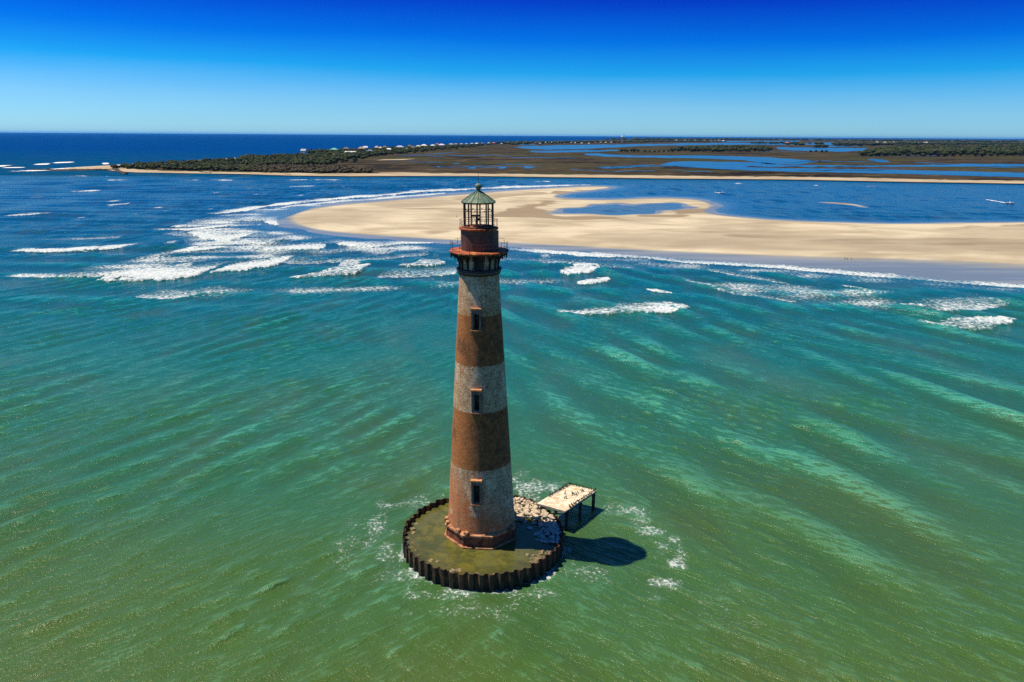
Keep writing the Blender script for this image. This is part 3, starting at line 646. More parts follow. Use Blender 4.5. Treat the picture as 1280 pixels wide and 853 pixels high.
for (a, b, s) in [(398,193.2,1.2),(401,193,1.35),(404,193.2,1.1)]: plant(rt.choice([0, 2]), a, b, s, 'tree', 'tall dark tree in the clump rising beside the leftmost island house', 'tree', 'clump of trees by the leftmost house')
for i in range(26):
    a = 305 + i * 6 + rt.uniform(-2, 2); plant(rt.choice([0, 1]), a, 203.5 - (a - 305) * .03 + rt.uniform(-2.5, 2.5), rt.uniform(.75, 1.1), 'tree', 'rounded dark green tree in the wood on the island point', 'tree', 'trees standing out of the island wood')
for a, b in [(428,203.8),(433,202.6),(443,203.4),(445,201.4),(436,199.2),(452,199),(458,197.6)]: plant(1, a, b, rt.uniform(.5, .8), 'bush', 'dark bush at the edge of the marsh below the white houses', 'bush', 'bushes at the marsh edge')
for i in range(18):
    a = 440 + i * 8.6 + rt.uniform(-2, 2); plant(rt.choice([0, 1]), a, np.interp(a, [440, 500, 560, 600], [197.5, 193, 187.4, 184]) + rt.uniform(-.8, .5), rt.uniform(.7, 1.0), 'tree', 'dark rounded tree in the row between the houses and the marsh', 'tree', 'trees in front of the island houses')
for i in range(22):
    a = 325 + i * 6.6 + rt.uniform(-2, 2); plant(3, a, 216.4 + rt.uniform(-1, .4), rt.uniform(.8, 1.25), 'bush', 'grey brown bush at the top of the narrow beach', 'bush', 'bushes above the island beach')
for a, b in [(777,190),(781,189.8),(784,190.2),(789,190),(793,190.2),(797,190)]: plant(0, a, b, rt.uniform(1.0, 1.5), 'tree', 'small dark tree in the leftmost tree island of the marsh', 'tree', 'trees in the small marsh island')
for i in range(6): plant(0, 806 + i * 6, 190.2 + rt.uniform(-.3, .3), rt.uniform(.7, 1.0), 'tree', 'low dark tree in the thin row left of the long marsh tree island', 'tree', 'thin row of marsh trees')
for i in range(16): a = 840 + i * 8; plant(rt.choice([0, 2]), a, 190 + rt.uniform(-.5, .4), rt.uniform(1.0, 1.7), 'tree', 'dark tree along the front of the long marsh tree island', 'tree', 'trees fronting the marsh island')
for a, b in [(1013,190.8),(1020,190.6),(1027,191),(1033,190.8)]: plant(0, a, b, rt.uniform(.8, 1.1), 'tree', 'small tree in the dark tuft left of the broad marsh wood', 'tree', 'tuft of marsh trees')
for a, b in [(1020,184.6),(1024,184.4),(1029,184.6),(1033,184.4)]: plant(1, a, b, rt.uniform(1.8, 2.3), 'tree', 'dark tree in the far clump beside the wide creek', 'tree', 'far clump by the creek')
for i in range(22): a = 1078 + i * 9.4; plant(rt.choice([0, 1, 2]), a, 195.2 + (a - 1078) * .006 + rt.uniform(-.6, .6), rt.uniform(1.3, 2.1), 'tree', 'dark green tree along the front of the broad wood at the right', 'tree', 'trees fronting the broad marsh wood')

# ------------------------------------------------------------------ houses
def plain(name, c, rough=.7):
    t = NT(name); n = t.noise(t.obj(), 1.2, 4, .6); t.set(Base_Color=t.mix(t.ss(n, .35, .7), c, tuple(k * .82 for k in c)), Roughness=rough); return t.m
PAL = {}
def paint(c):
    if c not in PAL: PAL[c] = plain('house_paint', c)
    return PAL[c]
M_GLASS = NT('window_glass'); M_GLASS.set(Base_Color=(.02, .03, .04), Roughness=.08); M_GLASS = M_GLASS.m
WHT, GRY, BLU, TEA, RED, BRN, PNK, YEL, CRM = (.74, .75, .74), (.32, .34, .36), (.16, .28, .48), (.05, .34, .30), (.42, .10, .06), (.22, .15, .11), (.62, .36, .34), (.50, .52, .22), (.66, .58, .44)
def house(px, py, wpx, hpx, wall, roof, label, group=None, hip=True, storeys=2):
    if hpx > 2.5: py += .3; hpx *= 1.0
    w = at(px, py, .6); dist = np.dot(w - CAM, AX_F); mpp = dist / F_PX
    W, H = wpx * mpp, hpx * mpp; D = W * .75; rz = random.uniform(-.35, .35)
    e = empty('house', (w[0], w[1], .55), rz); st = H * .16; wh = H * .50; rh = H * .34
    m = MB(); m.box((0, 0, st / 2), (W * .86, D * .86, st)); m.build('ground_floor', paint(BRN), e)
    m = MB(); m.box((0, 0, st + wh / 2), (W, D, wh)); m.build('wall', paint(wall), e)
    m = MB(); o_ = 1.06
    z0, z1 = st + wh, st + wh + rh; a_, b_ = W / 2 * o_, D / 2 * o_; rl = a_ * (.35 if hip else 1.0)
    m.add([(-a_, -b_, z0), (a_, -b_, z0), (a_, b_, z0), (-a_, b_, z0), (-rl, 0, z1), (rl, 0, z1)], [(0, 1, 5, 4), (1, 2, 5), (2, 3, 4, 5), (3, 0, 4), (3, 2, 1, 0)]); m.build('roof', paint(roof), e)
    if hpx < 2.9: return tag(e, label, 'house', group)
    for s_ in range(storeys):
        for k in range(3): m = MB(); m.box(((k - 1) * W * .3, -D / 2 - .06, st + wh * (s_ + .5) / storeys), (W * .15, .12, wh * .38 / storeys * 1.3)); m.build('window', M_GLASS, e)
    m = MB(); m.box((0, -D / 2 - W * .07, st + .1 * wh), (W * .8, W * .12, wh * .06)); m.build('deck', paint(wall), e)
    return tag(e, label, 'house', group)
house(380,193.2,6.5,7,WHT,GRY,'tall white house standing alone at the left end of the row',None,False,3)
house(418,191.5,9.5,6.5,TEA,TEA,'green blue house with a green blue roof near the left end of the row')
house(433,190.8,7,7,BRN,(.10,.10,.12),'dark house with a hipped slate roof behind the long white building',None,True)
house(438.5,193.6,13,4.6,(.82,.80,.82),WHT,'long bright white building lowest among the island houses',None,False)
house(422,195.2,10,3,CRM,(.36,.14,.08),'low house with a rust red roof below the green blue house',None,False,1)
house(452,190,9,6.5,BRN,(.30,.22,.18),'brown house with a tall roof right of the long white building')
house(457,188.2,5,5.5,WHT,WHT,'white gabled house peeking over the brown house',None,False)
house(462.5,191.2,9,4,GRY,BLU,'low house with a pale blue roof right of the brown house')
house(471,187.6,5.5,5,PNK,PNK,'small pink house behind the trees')
house(475.5,187.8,4.5,4.4,YEL,YEL,'small yellow green house beside the pink one')
house(471.5,190.8,5,3,WHT,WHT,'little white house below the pink one',None,False,1)
house(486,189.8,8,4.6,(.55,.60,.68),WHT,'pale grey house with a white roof in the middle of the row')
house(481,186.8,5,4.4,GRY,BRN,'grey house with a brown roof behind the middle of the row')
house(500,187.4,9.5,5.4,(.30,.36,.50),(.36,.44,.60),'broad house with a blue grey hipped roof')
house(507.5,188.6,5,3.6,CRM,WHT,'cream house with a white roof right of the blue grey one',None,False)
house(516,187.2,6,4.4,BLU,(.16,.16,.18),'blue house with a dark roof')
house(512,185.6,5,4.6,BRN,(.12,.10,.10),'dark brown house behind the blue one')
house(523,185.6,6,4,GRY,CRM,'grey house with a cream roof left of the bright white one')
house(530,185,7,4.6,WHT,WHT,'bright white house in the right half of the row')
house(541,184.6,6,4,(.45,.58,.56),(.40,.60,.56),'pale green house right of the bright white one')
house(552,183.8,8,4,(.60,.60,.72),(.6,.6,.7),'pale lavender house towards the right of the row')
house(546.5,183.4,5,4.2,BRN,RED,'brown house with a reddish roof left of the pale lavender one')
house(564,182.8,6,3.6,WHT,GRY,'white house with a grey roof near the right end of the row')
house(570,182.4,5,3.4,CRM,BRN,'cream house with a brown roof near the right end of the row')
for i, a in enumerate([577, 583, 590, 596, 603, 611, 617]):
    house(a, np.interp(a, [577, 617], [181.9, 180.6]), 4.5, 2.8, [WHT, GRY, BRN, WHT, GRY, CRM, GRY][i], [GRY, BLU, GRY, WHT, BRN, GRY, RED][i], 'tiny house at the thin far right end of the island row', 'tiny houses at the end of the row')
for i, a in enumerate([627, 634, 641, 648, 655, 662, 669, 675, 682, 689, 697, 706, 714, 719, 727, 736, 744, 751, 757, 764]):
    house(a, np.interp(a, [627, 764], [181.0, 180.0]) + random.uniform(-1.1, .2), random.uniform(1.8, 4), random.uniform(1.4, 2.2), [WHT, (.3, .3, .3), GRY, CRM, (.2, .25, .3)][i % 5], [WHT, GRY, WHT, RED, CRM][i * 3 % 5], 'tiny pale house in the tree line across the creek', 'houses in the tree line across the creek')
for i, a in enumerate([845, 856, 862, 868, 874, 880, 887, 893, 899, 904]):
    house(a, 176.6 + (a - 845) * .006, 3.2, 1.5, WHT, [WHT, GRY, CRM][i % 3], 'white speck of a house left of centre on the wooded horizon', 'houses on the wooded horizon')
for i, a in enumerate([1096, 1106, 1112, 1118, 1130, 1136, 1142, 1148, 1154, 1158]):
    house(a, 179.4 + (a - 1096) * .004, 3.4, 2.0, WHT, [WHT, CRM][i % 2], 'small white house by the far wood at the right', 'houses by the far right wood')
house(983.5, 180.2, 5, 2.4, CRM, (.55, .16, .12), 'single house with a red roof in the far wood beside the creek')
# water tower and mast on the horizon
w = at(777.8, 178.8, .6); mpp = np.dot(w - CAM, AX_F) / F_PX; e = empty('water_tower', (w[0], w[1], .5))
h_ = 8.6 * mpp; m = MB(); m.lathe([(.25 * mpp, 0), (.22 * mpp, h_ * .62), (.5 * mpp, h_ * .68)], 16); m.build('stem', paint(WHT), e)
m = MB(); m.lathe([(.4 * mpp, h_ * .64), (1.1 * mpp, h_ * .74), (1.45 * mpp, h_ * .86), (1.05 * mpp, h_ * .97), (.1, h_)], 20); m.build('tank', paint((.7, .74, .74)), e)
tag(e, 'pale water tower rising above the far village on the horizon', 'water tower')
w = at(779.6, 178.8, .6); e = empty('radio_mast', (w[0], w[1], .5)); h_ = 10.8 * mpp; m = MB()
for k in range(3):
    a = k * 2.094; m.tube([(.3 * mpp * math.cos(a), .3 * mpp * math.sin(a), 0), (.1 * mpp * math.cos(a), .1 * mpp * math.sin(a), h_)], .09 * mpp, 5)
m.build('lattice', paint((.15, .17, .2)), e); m = MB(); m.tube([(0, 0, h_ * .98), (0, 0, h_ * 1.12)], .06 * mpp, 5); m.build('antenna', paint((.15, .17, .2)), e)
tag(e, 'thin dark mast standing right beside the pale water tower', 'mast')

# ------------------------------------------------------------------ groynes at the island tip
M_WOODDARK = mottled('wet_timber', (.012, .010, .009), (.04, .03, .024), 1.5)
a, b = at(37, 213, .5), at(149, 212.6, .5); L = np.hypot(*(b - a)[:2]); dr = (b - a) / L; rz = math.atan2(dr[1], dr[0])
e = empty('timber_groyne', (a[0], a[1], 0)); m = MB(); n = int(L / 3)
for k in range(n): f = (k + .5) / n * L; m.box((dr[0] * f, dr[1] * f, .9 + random.uniform(-.2, .25)), (2.9, .5, 2.2 + random.uniform(-.3, .3)), rz)
m.build('planking', M_WOODDARK, e); m = MB()
for k in range(0, n, 2): f = k / n * L; m.tube([(dr[0] * f, dr[1] * f - .5, -1), (dr[0] * f, dr[1] * f - .5, 2.3 + random.uniform(-.3, .4))], .22, 6)
m.build('post', M_WOODDARK, e); tag(e, 'long dark timber groyne running seaward from the island tip', 'groyne')
M_ROCKDARK = mottled('dark_rock', (.018, .016, .015), (.06, .052, .045), .8)
def rock_mesh(name, mat, seed, flat=.7):
    g = np.random.default_rng(seed); bm = bmesh.new(); bmesh.ops.create_icosphere(bm, subdivisions=2, radius=1.0)
    pl = [(Vector(g.normal(size=3)).normalized(), g.uniform(.52, .85)) for _ in range(9)]
    for v in bm.verts:
        for nrm, d in pl:
            k = v.co.dot(nrm) - d
            if k > 0: v.co -= nrm * k
        v.co.z *= flat; v.co *= g.uniform(.97, 1.03)
    me = bpy.data.meshes.new(name); bm.to_mesh(me); bm.free(); me.materials.append(mat); return me
DR = [rock_mesh('rock', M_ROCKDARK, 80 + i) for i in range(4)]
def groyne(p0, p1, n, s, label):
    g = random.Random(int(p0[0])); a, b = at(*p0, .4), at(*p1, .4); bm = bmesh.new(); mm = bpy.data.meshes.new('rock_groyne')
    Vv, Ff = [], []
    for k in range(n):
        f = k / (n - 1); me = DR[k % 4]; c = a + (b - a) * f; o_ = len(Vv); k_ = s * g.uniform(.6, 1.2); ang = g.uniform(0, 6.28)
        for v in me.vertices: Vv.append((c[0] + g.uniform(-.01, .01) + (v.co.x * math.cos(ang) - v.co.y * math.sin(ang)) * k_ + math.sin(k * 7.3) * s * .5, c[1] + (v.co.x * math.sin(ang) + v.co.y * math.cos(ang)) * k_, .5 + v.co.z * k_))
        Ff += [tuple(i + o_ for i in pf.vertices) for pf in me.polygons]
    mm.from_pydata(Vv, [], Ff); mm.materials.append(M_ROCKDARK); return tag(link_mesh('rock_groyne', mm), label, 'groyne')
groyne((142,211.8), (156,217.8), 40, 3.0, 'short slanting groyne of dark rocks where the timber groyne meets the beach')
groyne((249,215.4), (263,217), 16, 2.2, 'small dark rock groyne on the narrow beach left of the wood')
groyne((354,218.4), (363,219.2), 10, 1.8, 'small heap of dark rocks on the beach in front of the brown brush')
# surf on the ocean side and streaks far out
def foam_material():
    t = NT('surf_foam'); p = t.pos(); n = t.noise(t.map(p, (.35, 1, 0)), .16, 6, .72); f = t.attr('foam'); e = t.math('ADD', t.math('MULTIPLY', f, 1.5), t.math('MULTIPLY', t.math('SUBTRACT', n, .5), 2.4))
    a = t.ss(e, .62, .95); tr = t.new('BsdfTransparent'); t.set(Base_Color=(.82, .83, .83), Roughness=.9)
    ms = t.new('MixShader'); t.put(ms.inputs[0], a); t.l.new(tr.outputs[0], ms.inputs[1]); t.l.new(t.b.outputs[0], ms.inputs[2]); t.l.new(ms.outputs[0], t.out.inputs[0]); return t.m
M_FOAM = foam_material()
FAR_SURF = [
 [(0,211.6,216),(40,210.6,214.2),(70,209.2,212.8),(100,207,210.6),(130,205.8,208.8),(165,203.2,206.2),(192,200.8,203.6)], [(-40,206,209.4),(0,205.4,208.6),(14,205,207.4),(20,204.4,205.6)], [(40,204.4,206.2),(58,203,206),(66,201.6,205)],
 [(62,202,204.6),(80,201.4,203.8),(97,201.6,203)], [(126,202,205),(132,201.8,205.6),(138,202.2,205)], [(240,199.6,201.4),(260,198.4,200.6),(300,196,198.4),(320,195,197)], [(0,209.2,210.2),(20,208.6,210),(35,208.8,209.6)],
 [(78,219.6,221.2),(95,218.8,221),(116,218.8,220.6)], [(0,226.4,228.2),(10,226,228)], [(116,225,226),(150,224.2,225.8),(176,224.6,225.6)], [(210,225,226),(260,224.2,225.6),(320,225,226)], [(330,224.6,225.4),(400,224.4,225.4),(460,224.8,225.4)], [(130,219,221),(136,219.4,221)],
 [(655,227,228),(680,226.2,227.4),(700,226.8,227.4)], [(914,229,229.6),(922,228.6,230),(932,229,229.6)], [(1010,231.4,232.4),(1020,231,232.6),(1026,231.6,232.4)], [(1076,232.8,233.4),(1100,232.6,233.6)], [(600,227,227.6),(625,226.4,227.4)],
]
VV, QQ, FF = [], [], []
for st in FAR_SURF:
    xs_ = np.linspace(st[0][0], st[-1][0], max(8, int((st[-1][0] - st[0][0]) / 2))); A = np.array(st); base = len(VV); K = 6
    for i, xx in enumerate(xs_):
        y0_, y1_ = np.interp(xx, A[:, 0], A[:, 1]), np.interp(xx, A[:, 0], A[:, 2]); y0_ += .32 * (y1_ - y0_); ed = min(1, 2.6 * min(i, len(xs_) - 1 - i) / len(xs_) + .25)
        for k in range(K + 1):
            f = k / K; w = at(xx, y1_ + (y0_ - y1_) * f, .35); VV.append((w[0], w[1], .35 + .4 * math.sin(math.pi * f))); FF.append((.86 if A[0, 1] < 217 else .5) * ed * (1.0 if f < .5 else 1.6 * (1 - f)) * math.sin(math.pi * min(1, f * .9 + .2)) ** .5)
    for i in range(len(xs_) - 1):
        for k in range(K): a = base + i * (K + 1) + k; QQ.append((a, a + K + 1, a + K + 2, a + 1))
o = np_mesh('distant_surf', VV, QQ, M_FOAM, True, None, {'foam': FF}); tag(o, 'thin white lines of surf far out and along the ocean beach', 'surf', kind='stuff')

# ------------------------------------------------------------------ boats
M_HULL = plain('white_gelcoat', (.80, .80, .80), .3); M_DARKHULL = plain('navy_gelcoat', (.02, .025, .05), .3)
def boat(px, py, L, heading, label):
    w = at(px, py, .2); e = empty('motorboat', (w[0], w[1], .15), heading); B = L * .42; st = []
    for x_, hw, kz in ((-.5, .40, -.3), (-.3, .46, -.3), (0, .5, -.3), (.25, .40, -.22), (.42, .2, 0.0), (.52, .02, .5)):
        st.append([(x_ * L, -hw * B, .62 + .3 * max(0, x_)), (x_ * L, -hw * B * .7, .1 + kz * .3), (x_ * L, 0, kz), (x_ * L, hw * B * .7, .1 + kz * .3), (x_ * L, hw * B, .62 + .3 * max(0, x_))])
    V_ = [p for s_ in st for p in s_]; F_ = [(i * 5 + k, (i + 1) * 5 + k, (i + 1) * 5 + k + 1, i * 5 + k + 1) for i in range(5) for k in range(4)] + [(0, 1, 2, 3, 4)] + [(i * 5 + 4, (i + 1) * 5 + 4, (i + 1) * 5, i * 5) for i in range(5)]
    m = MB(); m.add(V_, F_); m.build('hull', M_HULL, e)
    m = MB(); m.box((0, 0, 1.2), (L * .12, B * .36, 1.1), 0, .8); m.build('console', M_HULL, e)
    m = MB(); m.box((-.04 * L, 0, .66), (L * .8, B * .84, .06)); m.build('boat_deck', M_HULL, e)
    m = MB(); m.box((-.55 * L, 0, .75), (L * .07, B * .16, .9), 0, .8); m.build('outboard_motor', M_DARKHULL, e)
    return tag(e, label, 'boat')
boat(1262.5, 254.4, 7, -.25, 'white motorboat speeding right with a long curved wake, near the right edge')
boat(903, 241.6, 4.6, 0, 'small white boat in the channel beyond the curled sand hook')
VV, QQ, FF = [], [], []
for path in ([(1216,245.6,1.2),(1222,247.2,1.5),(1232,249.6,1.3),(1244,251.6,1.1),(1254,253.2,.9),(1260,254.2,.8)], [(886,240.3,.5),(893,240.4,.7),(898,241.2,.6),(902,241.6,.5)]):
    A = np.array(path); base = len(VV); n = 40; K = 4
    for i in range(n + 1):
        xx = np.interp(i / n, np.linspace(0, 1, len(A)), A[:, 0]); yy = np.interp(xx, A[:, 0], A[:, 1]); hw = np.interp(xx, A[:, 0], A[:, 2])
        for k in range(K + 1): f = k / K; w = at(xx, yy + hw * (.5 - f), .12); VV.append((w[0], w[1], .12 + .15 * math.sin(math.pi * f))); FF.append((.28 + .75 * (i / n) ** 1.5) * math.sin(math.pi * (f * .8 + .1)))
    for i in range(n):
        for k in range(K): a = base + i * (K + 1) + k; QQ.append((a, a + K + 1, a + K + 2, a + 1))
o = np_mesh('boat_wake', VV, QQ, M_FOAM, True, None, {'foam': FF}); tag(o, 'white foam trails left behind the moving boats', 'wake', kind='stuff')

# ------------------------------------------------------------------ lighthouse
def brick_material():
    t = NT('banded_brick'); uv = t.new('UVMap').outputs[0]; p = t.obj(); x = t.xyz(p); z = x[2]
    br = t.new('TexBrick'); t.l.new(uv, br.inputs['Vector']); br.inputs['Scale'].default_value = 1.0; br.inputs['Brick Width'].default_value = .42; br.inputs['Row Height'].default_value = .16; br.inputs['Mortar Size'].default_value = .018; br.inputs['Mortar Smooth'].default_value = .3
    br.offset = .5; t.put(br.inputs['Color1'], (1, 1, 1)); t.put(br.inputs['Color2'], (.45, .45, .45)); t.put(br.inputs['Mortar'], (.25, .25, .25))
    n1 = t.noise(p, 1.3, 6, .7); n2 = t.noise(p, 3.6, 6, .8); n3 = t.noise(t.map(p, (1, 1, .18)), 1.6, 5, .7)
    brown = t.mix(t.ss(n1, .35, .65), (.17, .066, .026), (.43, .165, .055)); brown = t.mix(t.math('MULTIPLY', t.ss(n2, .5, .72), .75), brown, (.055, .032, .024))
    brown = t.mix(t.math('MULTIPLY', t.ss(n3, .58, .7), .5), brown, (.42, .26, .14))
    white = t.mix(t.ss(n1, .3, .7), (.58, .45, .29), (.82, .69, .50)); white = t.mix(t.ss(n2, .49, .60), white, (.20, .11, .065))
    white = t.mix(t.math('MULTIPLY', t.ss(n3, .55, .72), .6), white, (.32, .19, .11))
    zz = t.math('ADD', z, t.math('MULTIPLY', t.math('SUBTRACT', n2, .5), .7))
    def band(lo, hi): return t.math('MULTIPLY', t.ss(zz, lo - .10, lo + .10), t.ss(zz, hi + .10, hi - .10))
    wm = t.math('ADD', t.math('ADD', band(33.1, 60), band(20.4, 26.6)), band(-5, 12.5), clamp=True)
    # the white wash has worn back to red brick towards the foot
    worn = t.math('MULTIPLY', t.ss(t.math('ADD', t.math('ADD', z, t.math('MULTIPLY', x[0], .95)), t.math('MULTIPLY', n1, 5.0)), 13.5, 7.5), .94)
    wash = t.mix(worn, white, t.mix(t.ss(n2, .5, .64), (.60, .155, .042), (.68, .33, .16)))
    wash = t.mix(t.math('MULTIPLY', t.ss(n2, .34, .40, 1.0, 0.0), .3), wash, (.66, .54, .42))
    rust = t.math('MULTIPLY', t.ss(z, 34.9, 33.3), t.math('MULTIPLY', t.ss(z, 33.0, 33.2), t.ss(n3, .35, .6)))
    wash = t.mix(t.math('MULTIPLY', rust, .8), wash, (.42, .20, .07))
    sunlit_stain = t.math('MULTIPLY', t.ss(x[0], .4, -2.2), t.ss(t.math('ADD', n3, t.math('MULTIPLY', t.math('SUBTRACT', n2, .5), .6)), .40, .62))  # rust stains, strengthened as painted sunlit orange on the left side
    wash = t.mix(t.math('MULTIPLY', sunlit_stain, .80), wash, (.60, .27, .085)); brown = t.mix(t.math('MULTIPLY', t.ss(x[0], .8, -2.2), .62), brown, (.60, .215, .05))  # warm sunlight on the left mixed into both band colours
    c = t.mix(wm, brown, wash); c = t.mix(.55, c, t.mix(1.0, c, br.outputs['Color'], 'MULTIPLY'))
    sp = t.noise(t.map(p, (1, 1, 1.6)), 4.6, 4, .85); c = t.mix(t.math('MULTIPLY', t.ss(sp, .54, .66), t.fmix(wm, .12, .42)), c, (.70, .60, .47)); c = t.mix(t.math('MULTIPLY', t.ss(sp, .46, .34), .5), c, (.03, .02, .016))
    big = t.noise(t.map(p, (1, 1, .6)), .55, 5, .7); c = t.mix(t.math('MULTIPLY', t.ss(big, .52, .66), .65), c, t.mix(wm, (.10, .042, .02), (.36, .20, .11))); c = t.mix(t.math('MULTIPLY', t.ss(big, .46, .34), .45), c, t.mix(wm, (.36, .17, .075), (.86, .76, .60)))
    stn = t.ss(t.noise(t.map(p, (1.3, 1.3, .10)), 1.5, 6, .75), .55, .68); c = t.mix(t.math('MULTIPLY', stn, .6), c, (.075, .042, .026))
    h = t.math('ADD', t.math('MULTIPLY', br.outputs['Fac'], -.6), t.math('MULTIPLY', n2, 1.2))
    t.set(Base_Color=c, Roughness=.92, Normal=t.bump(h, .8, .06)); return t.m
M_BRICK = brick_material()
M_RUST = mottled('rusted_iron', (.12, .022, .010), (.44, .085, .018), 1.6, .75, .5, .03, 0.0, (.58, .20, .03), 1.1)
M_IRON = mottled('dark_rusty_iron', (.018, .011, .009), (.055, .024, .016), 3.0, .7, .4, .02)
M_WATCH = mottled('maroon_iron', (.085, .034, .030), (.14, .056, .042), 1.2, .6, .2, .02, 0.0, (.06, .026, .024), .8)
M_COPPER = mottled('green_copper', (.065, .135, .095), (.145, .225, .155), 1.6, .7, .3, .02, 0.0, (.20, .19, .11), 1.4)
M_COPPERSEAM = mottled('dark_copper', (.035, .07, .05), (.07, .12, .09), 3.0)
M_PLINTH = mottled('red_stone', (.12, .032, .014), (.29, .095, .038), 1.4, .85, .7, .06, 0.0, (.06, .022, .014), 1.2)
M_LEDGE = mottled('stained_ledge', (.28, .11, .045), (.52, .27, .13), 1.4, .85, .5, .05, 0.0, (.16, .06, .03), .9)
M_SILL = mottled('orange_stone', (.34, .13, .045), (.55, .26, .10), 3.0, .8)
M_FRAME = mottled('weathered_frame', (.12, .085, .075), (.24, .18, .155), 3.0)
M_DARK = plain('dark_interior', (.008, .008, .010), .6)
M_SASH = plain('sash_bar', (.10, .12, .15), .5)
LH = empty('lighthouse'); tag(LH, 'tall tapering brick lighthouse with brown and white bands and a green lantern roof', 'lighthouse')
LH.rotation_euler = (0, -.0034, 0)
PH = R_(-90 - 4); octa = lambda r: [(r * math.cos(PH + (k + .5) * math.pi / 4), r * math.sin(PH + (k + .5) * math.pi / 4)) for k in range(8)]
def octring(prof, name, mat, bevel=.0):
    m = MB(); V_ = [(x_, y_, z_) for r, z_ in prof for x_, y_ in octa(r)]; F_ = [(j * 8 + k, j * 8 + (k + 1) % 8, (j + 1) * 8 + (k + 1) % 8, (j + 1) * 8 + k) for j in range(len(prof) - 1) for k in range(8)]
    m.add(V_, F_ + [tuple(range(7, -1, -1)), tuple(range((len(prof) - 1) * 8, len(prof) * 8))]); return m.build(name, mat, LH)
octring([(5.38, .9), (5.38, 1.66), (5.30, 1.74), (4.9, 1.74)], 'plinth_step', M_LEDGE)
octring([(5.08, 1.70), (5.0, 3.12)], 'plinth_wall', M_PLINTH)
octring([(4.9, 3.08), (5.22, 3.12), (5.24, 3.4), (5.12, 3.48), (4.72, 3.72), (4.4, 3.74)], 'plinth_cornice', M_LEDGE)
# broken blocks lying on the cornice
for a in (-128, -112, -160, -172):
    m = MB(); m.box((4.86 * math.cos(R_(a)), 4.86 * math.sin(R_(a)), 3.72), (.75, .5, .4), R_(a + 80), .85); m.build('cornice_block', M_LEDGE, LH, .04)
def rsh(z): return 2.50 + (38.4 - z) * .0612
n = 96; zs_ = np.linspace(3.5, 38.4, 90); V_ = []; me = bpy.data.meshes.new('shaft'); F_ = []
for z_ in zs_:
    for k in range(n): V_.append((rsh(z_) * math.cos(2 * math.pi * k / n), rsh(z_) * math.sin(2 * math.pi * k / n), z_))
for j in range(len(zs_) - 1):
    for k in range(n): F_.append((j * n + k, j * n + (k + 1) % n, (j + 1) * n + (k + 1) % n, (j + 1) * n + k))
me.from_pydata(V_, [], F_); uvl = me.uv_layers.new(name='UVMap'); 
for pi, pf in enumerate(me.polygons):
    j, k = divmod(pi, n)
    for li, (dj, dk) in zip(pf.loop_indices, ((0, 0), (0, 1), (1, 1), (1, 0))): uvl.data[li].uv = ((k + dk) / n * 21.0, zs_[j + dj])
    pf.use_smooth = True
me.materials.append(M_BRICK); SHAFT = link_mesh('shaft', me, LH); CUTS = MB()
m = MB(); m.lathe([(2.40, 38.3), (2.40, 40.85)], 64); o = m.build('gallery_drum', None, LH)
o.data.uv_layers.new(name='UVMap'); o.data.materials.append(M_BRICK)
WA = R_(-90 - 5.5)
def window(z0, z1, w_, arch):
    zc = (z0 + z1) / 2; r = rsh(z0) ; d = Vector((math.cos(WA), math.sin(WA), 0)); rz = WA + math.pi / 2
    P = lambda off, s_, z_: (d.x * (r + off) - d.y * s_, d.y * (r + off) + d.x * s_, z_)
    m = MB(); fw = .24                                  # surround standing proud of the brick
    for s_ in (-1, 1): m.box(P(-.20, s_ * (w_ / 2 - fw / 2), (z0 + z1 - .2) / 2), (fw, .75, z1 - z0 - .2), rz)
    m.box(P(-.20, 0, z1 - .42), (w_ - 2 * fw - .004, .74, .50), rz)
    if arch: m.box(P(-.28, -.19, z1 - .72), (.14, .73, .16), rz); m.box(P(-.28, .19, z1 - .72), (.14, .73, .16), rz)
    f = m.build('window', M_FRAME, LH)
    m = MB(); m.box(P(-.02, 0, z1 - .08), (w_ + .30, .62, .20), rz, .92); m.build('hood', M_SILL, f, .02)
    m = MB(); m.box(P(-.02, 0, z0 + .02), (w_ + .16, .50, .16), rz); m.build('sill', M_SILL, f, .02)
    m = MB(); m.box(P(-.88, 0, zc), (w_ - 2 * fw + .06, .05, z1 - z0 - .45), rz); m.build('opening', M_DARK, f); CUTS.box(P(-.3, 0, zc), (w_ - 2 * fw, 1.3, z1 - z0 - .55), rz)
    m = MB(); m.box(P(-.52, .03, z0 + (z1 - z0) * .68), (.06, .05, (z1 - z0) * .34), rz); m.box(P(-.52, 0, z0 + (z1 - z0) * .5), (w_ - 2 * fw - .02, .06, .05), rz); m.build('sash', M_SASH, f)
window(31.25, 34.2, 1.22, True); window(20.45, 23.7, 1.24, False); window(7.8, 11.4, 1.34, False)
cut = CUTS.build('cutter'); md = SHAFT.modifiers.new('openings', 'BOOLEAN'); md.object = cut; md.operation = 'DIFFERENCE'; md.solver = 'EXACT'
dg = bpy.context.evaluated_depsgraph_get(); me2 = bpy.data.meshes.new_from_object(SHAFT.evaluated_get(dg)); SHAFT.modifiers.clear(); SHAFT.data = me2; bpy.data.objects.remove(cut)
